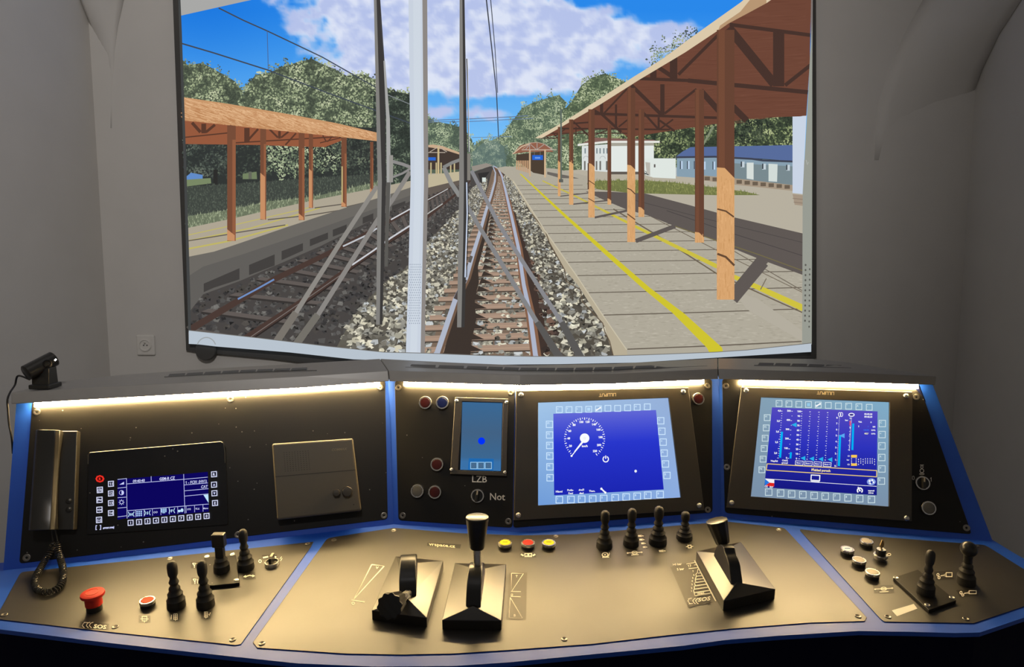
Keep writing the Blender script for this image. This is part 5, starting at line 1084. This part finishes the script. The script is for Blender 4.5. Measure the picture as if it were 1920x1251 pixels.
# small upright screen with the blue dot
t = thing('monitor', 'small upright screen with a blue dot above the letters LZB', 'monitor', C1.M(899, 893, .003))
q = [(867, 754), (942, 756), (939, 883.5), (863, 881)]
bezel(t, C1, [(853, 745), (953, 748), (950, 893), (844, 889)], [(866, 752.5), (943, 755), (940, 885), (859, 882)], .0031, .011); glasspane(t, C1, grow(q, .03), .0032, .0046)
dscrews(t, C1, [(856, 752), (950, 755), (847, 881), (947, 886)], .011, .0042)
P = Pic(C1, .0050, .00005); Z = quadmap(q); P.up(); pts = []; cols = []; nx, ny = 10, 16
for j in range(ny+1):
    for i in range(nx+1): pts.append(Z(i/nx, j/ny)); cols.append(lin(mixc((58, 104, 148), (66, 98, 132), max(0, 1-abs(j/ny-.45)*2.2)) if j < 14 else (58, 112, 166)))
P.raw(pts, [(j*(nx+1)+i, j*(nx+1)+i+1, (j+1)*(nx+1)+i+1, (j+1)*(nx+1)+i) for j in range(ny) for i in range(nx)], None, cols)
P.xf(720, 680, 3.91); P.disc(715, 575, 26, 26, (0, 50, 250), 28); P.poly([(622, 702), (805, 706), (800, 792), (616, 788)], (30, 104, 176))
for x in (658, 711, 765): P.rect(x-24, 730, x+24, 780, (66, 104, 140)); P.frame(x-23, 731, x+23, 779, 5, (150, 196, 232)); P.ring(x, 755, 8, 8, 2, (100, 110, 130))
P.done('display_image', 'display', t)

# train radio display
t = thing('monitor', 'glossy black train radio display with blue menu beside the handset', 'monitor', LP.M(296, 990, .003))
glasspane(t, LP, rounded([(165, 849), (418, 828), (424, 840), (428, 984), (300, 994), (162, 1003)], 4), .0031, .0060, bev=.0008)
mb = MB(wm(t).inverted()); mb.tube([LP.P(x, y, .0062) for x, y in [(165, 870), (165.5, 853), (169, 849), (290, 839), (414, 828.5), (419, 831), (421.5, 850), (422, 868)]], .0008, 6); obj('rim', mb, 'satin', t)
P = Pic(LP, .0062, .00005).xf(160, 820, 6.586); NV = (12, 6, 92); WB = (206, 210, 250)
P.poly([(398, 520), (505, 508), (505, 1000), (398, 1020)], NV); P.poly([(512, 512), (1212, 455), (1512, 428), (1525, 920), (1228, 945), (516, 1005)], NV)
def jkey(x, y, ch, sz=72, col=(214, 218, 246), fn=None):
    P.poly([(x-sz/2, y-sz/2+2), (x+sz/2, y-sz/2-4), (x+sz/2+2, y+sz/2-4), (x-sz/2+2, y+sz/2+2)], col); i = sz*.36; P.poly([(x-i, y-i+1), (x+i, y-i-3), (x+i+1, y+i-3), (x-i+1, y+i+1)], (14, 12, 34))
    if ch: P.text(ch, x+1, y+sz*.22, (sz*.62, -2), (1, -sz*.62), col, .04, center=True)
P.disc(180, 514, 56, 46, (236, 48, 36), 8); P.disc(180, 514, 34, 28, (60, 4, 6), 8); P.text('R', 180, 530, (44, -2), (1, -44), (236, 48, 36), .04, center=True)
for x, y, c in [(178, 652, '(3)'), (174, 775, 'P='), (173, 897, '<=')]: jkey(x, y, c, 76)
P.done if False else None
jkey(168, 1022, '(-)', 76); P.text('[  ]', 122, 1132, (62, -3), (2, -62), WB, .03); P.text('gsmr.maj', 218, 1132, (38, -3), (1, -34), WB, .06)
for y, c in [(577, '11'), (695, '12'), (814, '13'), (937, '14')]: jkey(315, y, c, 72)
LB = (200, 206, 252)
for a, b in [((398, 522), (512, 510)), ((398, 630), (505, 618)), ((398, 748), (505, 740)), ((398, 876), (508, 866)), ((398, 985), (510, 970)), ((508, 510), (516, 1005)), ((512, 577), (1215, 520)), ((812, 482), (814, 548)), ((1214, 455), (1230, 940)), ((1218, 520), (1512, 493)), ((1222, 590), (1512, 565)), ((1226, 662), (1520, 636)), ((1226, 728), (1520, 700)), ((1228, 850), (1525, 825)), ((518, 908), (1230, 850))]: P.line([a, b], 6, LB)
P.poly([(420, 586), (478, 550), (478, 583)], LB); P.ring(447, 685, 28, 28, 5, LB); P.poly([(447, 656), (470, 664), (478, 685), (470, 706), (447, 714)], LB); P.ring(447, 803, 20, 20, 6, LB)
for a in range(0, 360, 45): c_, s_ = math.cos(math.radians(a)), math.sin(math.radians(a)); P.line([(447+c_*24, 803+s_*24), (447+c_*36, 803+s_*36)], 6, LB, up=False)
P.text('09:40:40', 660, 556, (43, -3.2), (2, -50), WB, .02, center=True); P.text('GSM-R CZ', 1010, 527, (42, -3.2), (2, -50), WB, .03, center=True); P.text('1 - FC01 (HV1)', 1366, 569, (42, -3.4), (2, -50), WB, .02, center=True); P.text('CAT', 1470, 628, (42, -3.2), (2, -50), WB, .02, center=True); P.poly([(1458, 712), (1518, 706), (1522, 812)], (190, 226, 252))
for i in range(1, 10): x = 516+i*104; y = 908-i*8.4; P.line([(x, y), (x+2, y+86)], 5, LB)
for i, x in enumerate((566, 766, 1068)):
    y = 952-(x-566)*.088; P.line([(x-36, y-30), (x-22, y), (x-36, y+32)], 9, (190, 226, 252)); P.line([(x+36, y-32), (x+22, y), (x+36, y+28)], 9, (190, 226, 252)); P.text('HSF'[i], x, y+18, (42, -3), (1, -46), (190, 226, 252), .04, center=True)
P.up()
for i in range(3):
    for j in range(3): P.rect(630+i*26, 912+j*24-i*2, 648+i*26, 930+j*24-i*2, (170, 200, 250), up=False)
P.text('OO', 866, 938, (32, -2), (1, -34), WB, .02, center=True)
for i in range(4): P.rect(936+i*18, 882-i*1.5, 948+i*18, 930+(12 if i in (1, 2) else 0)-i*1.5, (170, 210, 250))
P.disc(1160, 912, 20, 16, (190, 226, 252), 10); P.disc(1194, 902, 18, 24, (190, 226, 252), 10); P.text('SYS', 1280, 900, (30, -2), (1, -30), WB, .02, center=True); P.text('Vl.d.', 1384, 894, (30, -2), (1, -32), WB, .02, center=True); P.text('Menu', 1484, 888, (29, -2), (1, -30), WB, .02, center=True)
for i, c in enumerate('1234567890'): jkey(558+i*104.2, 1058-i*9.3, c, 72)
for x, y, c in [(1588, 458, 'R'), (1588, 587, ''), (1593, 693, ''), (1600, 814, 'E')]: jkey(x, y, c, 72)
P.poly([(1590, 570), (1604, 598), (1576, 600)], WB); P.poly([(1578, 682), (1608, 680), (1594, 710)], WB)
P.done('display_image', 'display', t)

# intercom
t = thing('intercom', 'square grey beige intercom with two round knobs on the left black plate', 'intercom', LP.M(593, 975, .003)); inv = wm(t).inverted()
IQ = [(509.7, 832), (662, 821.9), (678, 958), (519.5, 975.5)]; IH = .030
hi_ = [LP.P(x, y, IH) for x, y in IQ]; mb = MB(inv); mb.prism([p-LP.N*(IH-.0031) for p in hi_], hi_); obj('housing', mb, 'beige', t, bevel=.004, segs=3)
Zi = quadmap(IQ); s = Pic(LP, IH+.0002, .0001); s.up()
for j in range(10):
    for i in range(10):
        if (i+j) % 1 == 0: x, y = Zi(.14+i*.033, .13+j*.027); s.disc(x, y, .75, .75, (26, 23, 18), 6, up=False)
a, b = Zi(.015, .435), Zi(.985, .435); s.line([a, b], 1.2, (40, 35, 27)); x, y = Zi(.72, .155); s.text('COMMAX', x, y, (6.4, -.5), (.6, -6.4), (128, 116, 92), .02); x, y = Zi(.915, .905); s.disc(x, y, 1.1, 1.1, (14, 12, 10), 8)
x, y = Zi(.71, .80); s.line([(x, y), (x+5, y-.5)], 1.2, (120, 108, 86)); x, y = Zi(.82, .79); s.line([(x, y), (x+7, y-.5)], 1.2, (120, 108, 86)); s.done('speaker_holes', 'print', t)
for x, y, r in [(631, 924.5, .0075), (651, 922, .0105)]:
    mb = MB(inv @ LP.M(x, y, IH)); mb.lathe([(r, -.001), (r*.97, .009), (r*.85, .0105), (r*.3, .011)], 28); obj('knob', mb, 'beigedark', t, smooth=True)

# telephone handset with coiled cord
t = thing('handset_phone', 'black handset phone hanging at the left edge of the desk above its coiled cord', 'telephone', LP.M(95, 990, .003)); inv = wm(t).inverted()
def wedge(px, h, m, name, bev):
    hi_ = [LP.P(x, y, h) for x, y in px]; mb = MB(inv); mb.prism([p-LP.N*(h-.0031) for p in hi_], hi_); return obj(name, mb, m, t, bevel=bev, segs=3)
wedge([(109, 808), (145, 808), (138.5, 994), (98, 994)], .022, 'satin', 'cradle', .002)
mb = MB(inv); n = 9; px0 = [(64, 806), (110.5, 806.5)]; px1 = [(50, 995), (100.5, 994)]
# receiver: grip with a hollow between ear and mouth end
L_ = []
for k in range(n+1):
    v = k/n; a, b = lerp(px0[0], px1[0], v), lerp(px0[1], px1[1], v); hh = .044-.008*math.sin(math.pi*v)+(.003 if v < .15 or v > .85 else 0); L_.append((a, b, hh))
vs = []
for a, b, hh in L_:
    A_, B_ = LP.P(a[0], a[1], hh), LP.P(b[0], b[1], hh); U = (B_-A_)
    vs += [A_-LP.N*(hh-.024)+U*0, A_-LP.N*.007, A_+U*.14, A_+U*.5+LP.N*.0015, A_+U*.86, B_-LP.N*.006, B_-LP.N*(hh-.024)]
m_ = 7; fs = []
for k in range(n):
    for r in range(m_): s_ = (r+1) % m_; fs.append((k*m_+r, k*m_+s_, (k+1)*m_+s_, (k+1)*m_+r))
fs += [tuple(range(m_)), tuple(n*m_+r for r in range(m_-1, -1, -1))]; mb.add(vs, fs); obj('receiver', mb, 'satin', t, smooth=True, bevel=.0012)
for x, y in [(129, 940), (129, 956)]:
    mb = MB(inv @ LP.M(x, y, .022)); mb.lathe([(.0052, 0), (.005, .0025), (.003, .0035)], 18); obj('call_button', mb, 'plastic', t, smooth=True)
cord = [LP.P(97, 992, .018), LP.P(99, 1015, .016), D.P(97, 1030, .030), D.P(84, 1052, .016), D.P(70, 1076, .012), D.P(65, 1092, .0105), D.P(70, 1105, .0105), D.P(86, 1110, .0105), D.P(104, 1106, .0105), D.P(116, 1094, .011), D.P(119, 1074, .013), D.P(114, 1050, .022), D.P(109, 1034, .032), LP.P(108, 1016, .020), LP.P(104, 992, .020)]
def smoothpath(p, m):
    out = []
    for i in range(len(p)-1):
        a, b, c, d = p[max(i-1, 0)], p[i], p[i+1], p[min(i+2, len(p)-1)]
        for k in range(m):
            u = k/m; out.append(.5*((2*b)+(c-a)*u+(2*a-5*b+4*c-d)*u*u+(3*b-a-3*c+d)*u**3))
    return out+[p[-1]]
sp = smoothpath(cord, 40); dist = [0]
for a, b in zip(sp, sp[1:]): dist.append(dist[-1]+(b-a).length)
tot = dist[-1]; N_ = 2200; hel = []; j = 0; prev = None; pitch_ = .0046
for k in range(N_):
    s_ = tot*k/(N_-1)
    while j < len(dist)-2 and dist[j+1] < s_: j += 1
    f_ = (s_-dist[j])/max(1e-9, dist[j+1]-dist[j]); c = sp[j].lerp(sp[j+1], min(1, f_)); tg = (sp[j+1]-sp[j]).normalized()
    a = (tg.cross(Vector((0, 0, 1))) if prev is None else prev-tg*prev.dot(tg)).normalized(); prev = a; b = tg.cross(a)
    w_ = min(1, max(0, (min(s_, tot-s_)-.022)/.01)); r_ = .0048*w_; g_ = 2*math.pi*s_/pitch_; hel.append(c+a*(r_*math.cos(g_))+b*(r_*math.sin(g_)))
mb = MB(inv); mb.tube(hel, .0013, 6); obj('coiled_cord', mb, 'plastic', t, smooth=True)

# webcam on the hood
base = ZL.P(84, 729)
RT = Matrix.Translation(base); t = thing('webcam', 'black cylindrical webcam tilted on a clip at the left end of the hood', 'webcam', RT)
def at_depth(x, y, Y): d = ray(x, y); return CAM+d*(Y/d.y)
inv = wm(t).inverted(); Yc = base.y
a, b = at_depth(48, 700, Yc-.03), at_depth(102, 672, Yc+.015); d_ = (b-a).normalized(); rr = .0150
def frame_at(p, z): x = z.orthogonal().normalized(); y = z.cross(x); M_ = Matrix((x, y, z)).transposed().to_4x4(); M_.translation = p; return M_
Lc = (b-a).length; mb = MB(inv @ frame_at(a, d_)); mb.lathe([(rr*.85, 0), (rr, .0015), (rr, Lc-.0015), (rr*.9, Lc)], 36); obj('camera_body', mb, 'plastic', t, smooth=True)
vw = (CAM-(a+b)/2); vw = (vw-d_*vw.dot(d_)).normalized(); lensdir = (vw-Vector((0, 0, 1))*.25); lensdir = (lensdir-d_*lensdir.dot(d_)).normalized()
mb = MB(inv @ frame_at(a.lerp(b, .62)+lensdir*(rr*.93), lensdir)); mb.lathe([(.0085, 0), (.0085, .0016), (.006, .0020), (.0055, .0008)], 28); obj('lens', mb, 'glass', t, smooth=True)
p_ = a.lerp(b, .90)+lensdir*rr*1.0+d_.cross(lensdir)*0; mb = MB(inv @ frame_at(p_, lensdir)); mb.box((0, 0, 0), (.0042, .0030, .0015)); obj('status_light', mb, 'camled', t)
mb = MB(inv); c = a.lerp(b, .62)-Vector((0, 0, rr*.8)); w_ = .017
q1 = [Vector((c.x-w_, c.y-.012, c.z)), Vector((c.x+w_, c.y-.012, c.z+.006)), Vector((c.x+w_, c.y+.012, c.z+.006)), Vector((c.x-w_, c.y+.012, c.z))]
q0 = [Vector((c.x-w_*1.0, c.y-.014, base.z+.008)), Vector((c.x+w_*.95, c.y-.014, base.z+.008)), Vector((c.x+w_*.95, c.y+.016, base.z+.008)), Vector((c.x-w_, c.y+.016, base.z+.008))]
mb.prism(q0, q1); obj('clip_stand', mb, 'plastic', t, bevel=.002)
mb = MB(inv); mb.box((c.x-.001, c.y+.002, base.z+.0065), (.040, .040, .009)); obj('clip_foot', mb, 'plastic', t, bevel=.002)
cb = smoothpath([a+d_*.004-Vector((0, -.004, rr)), at_depth(34, 705, Yc-.01), at_depth(28, 722, Yc-.005), at_depth(19, 736, Yc-.03), at_depth(14, 750, lft[0].y-.008), at_depth(15, 770, lft[0].y-.006), at_depth(17, 795, lft[0].y-.004), at_depth(22, 822, lft[0].y), at_depth(24, 850, lft[0].y+.02)], 10)
mb = MB(inv); mb.tube(cb, .0018, 8); obj('cable', mb, 'rubber', t, smooth=True)
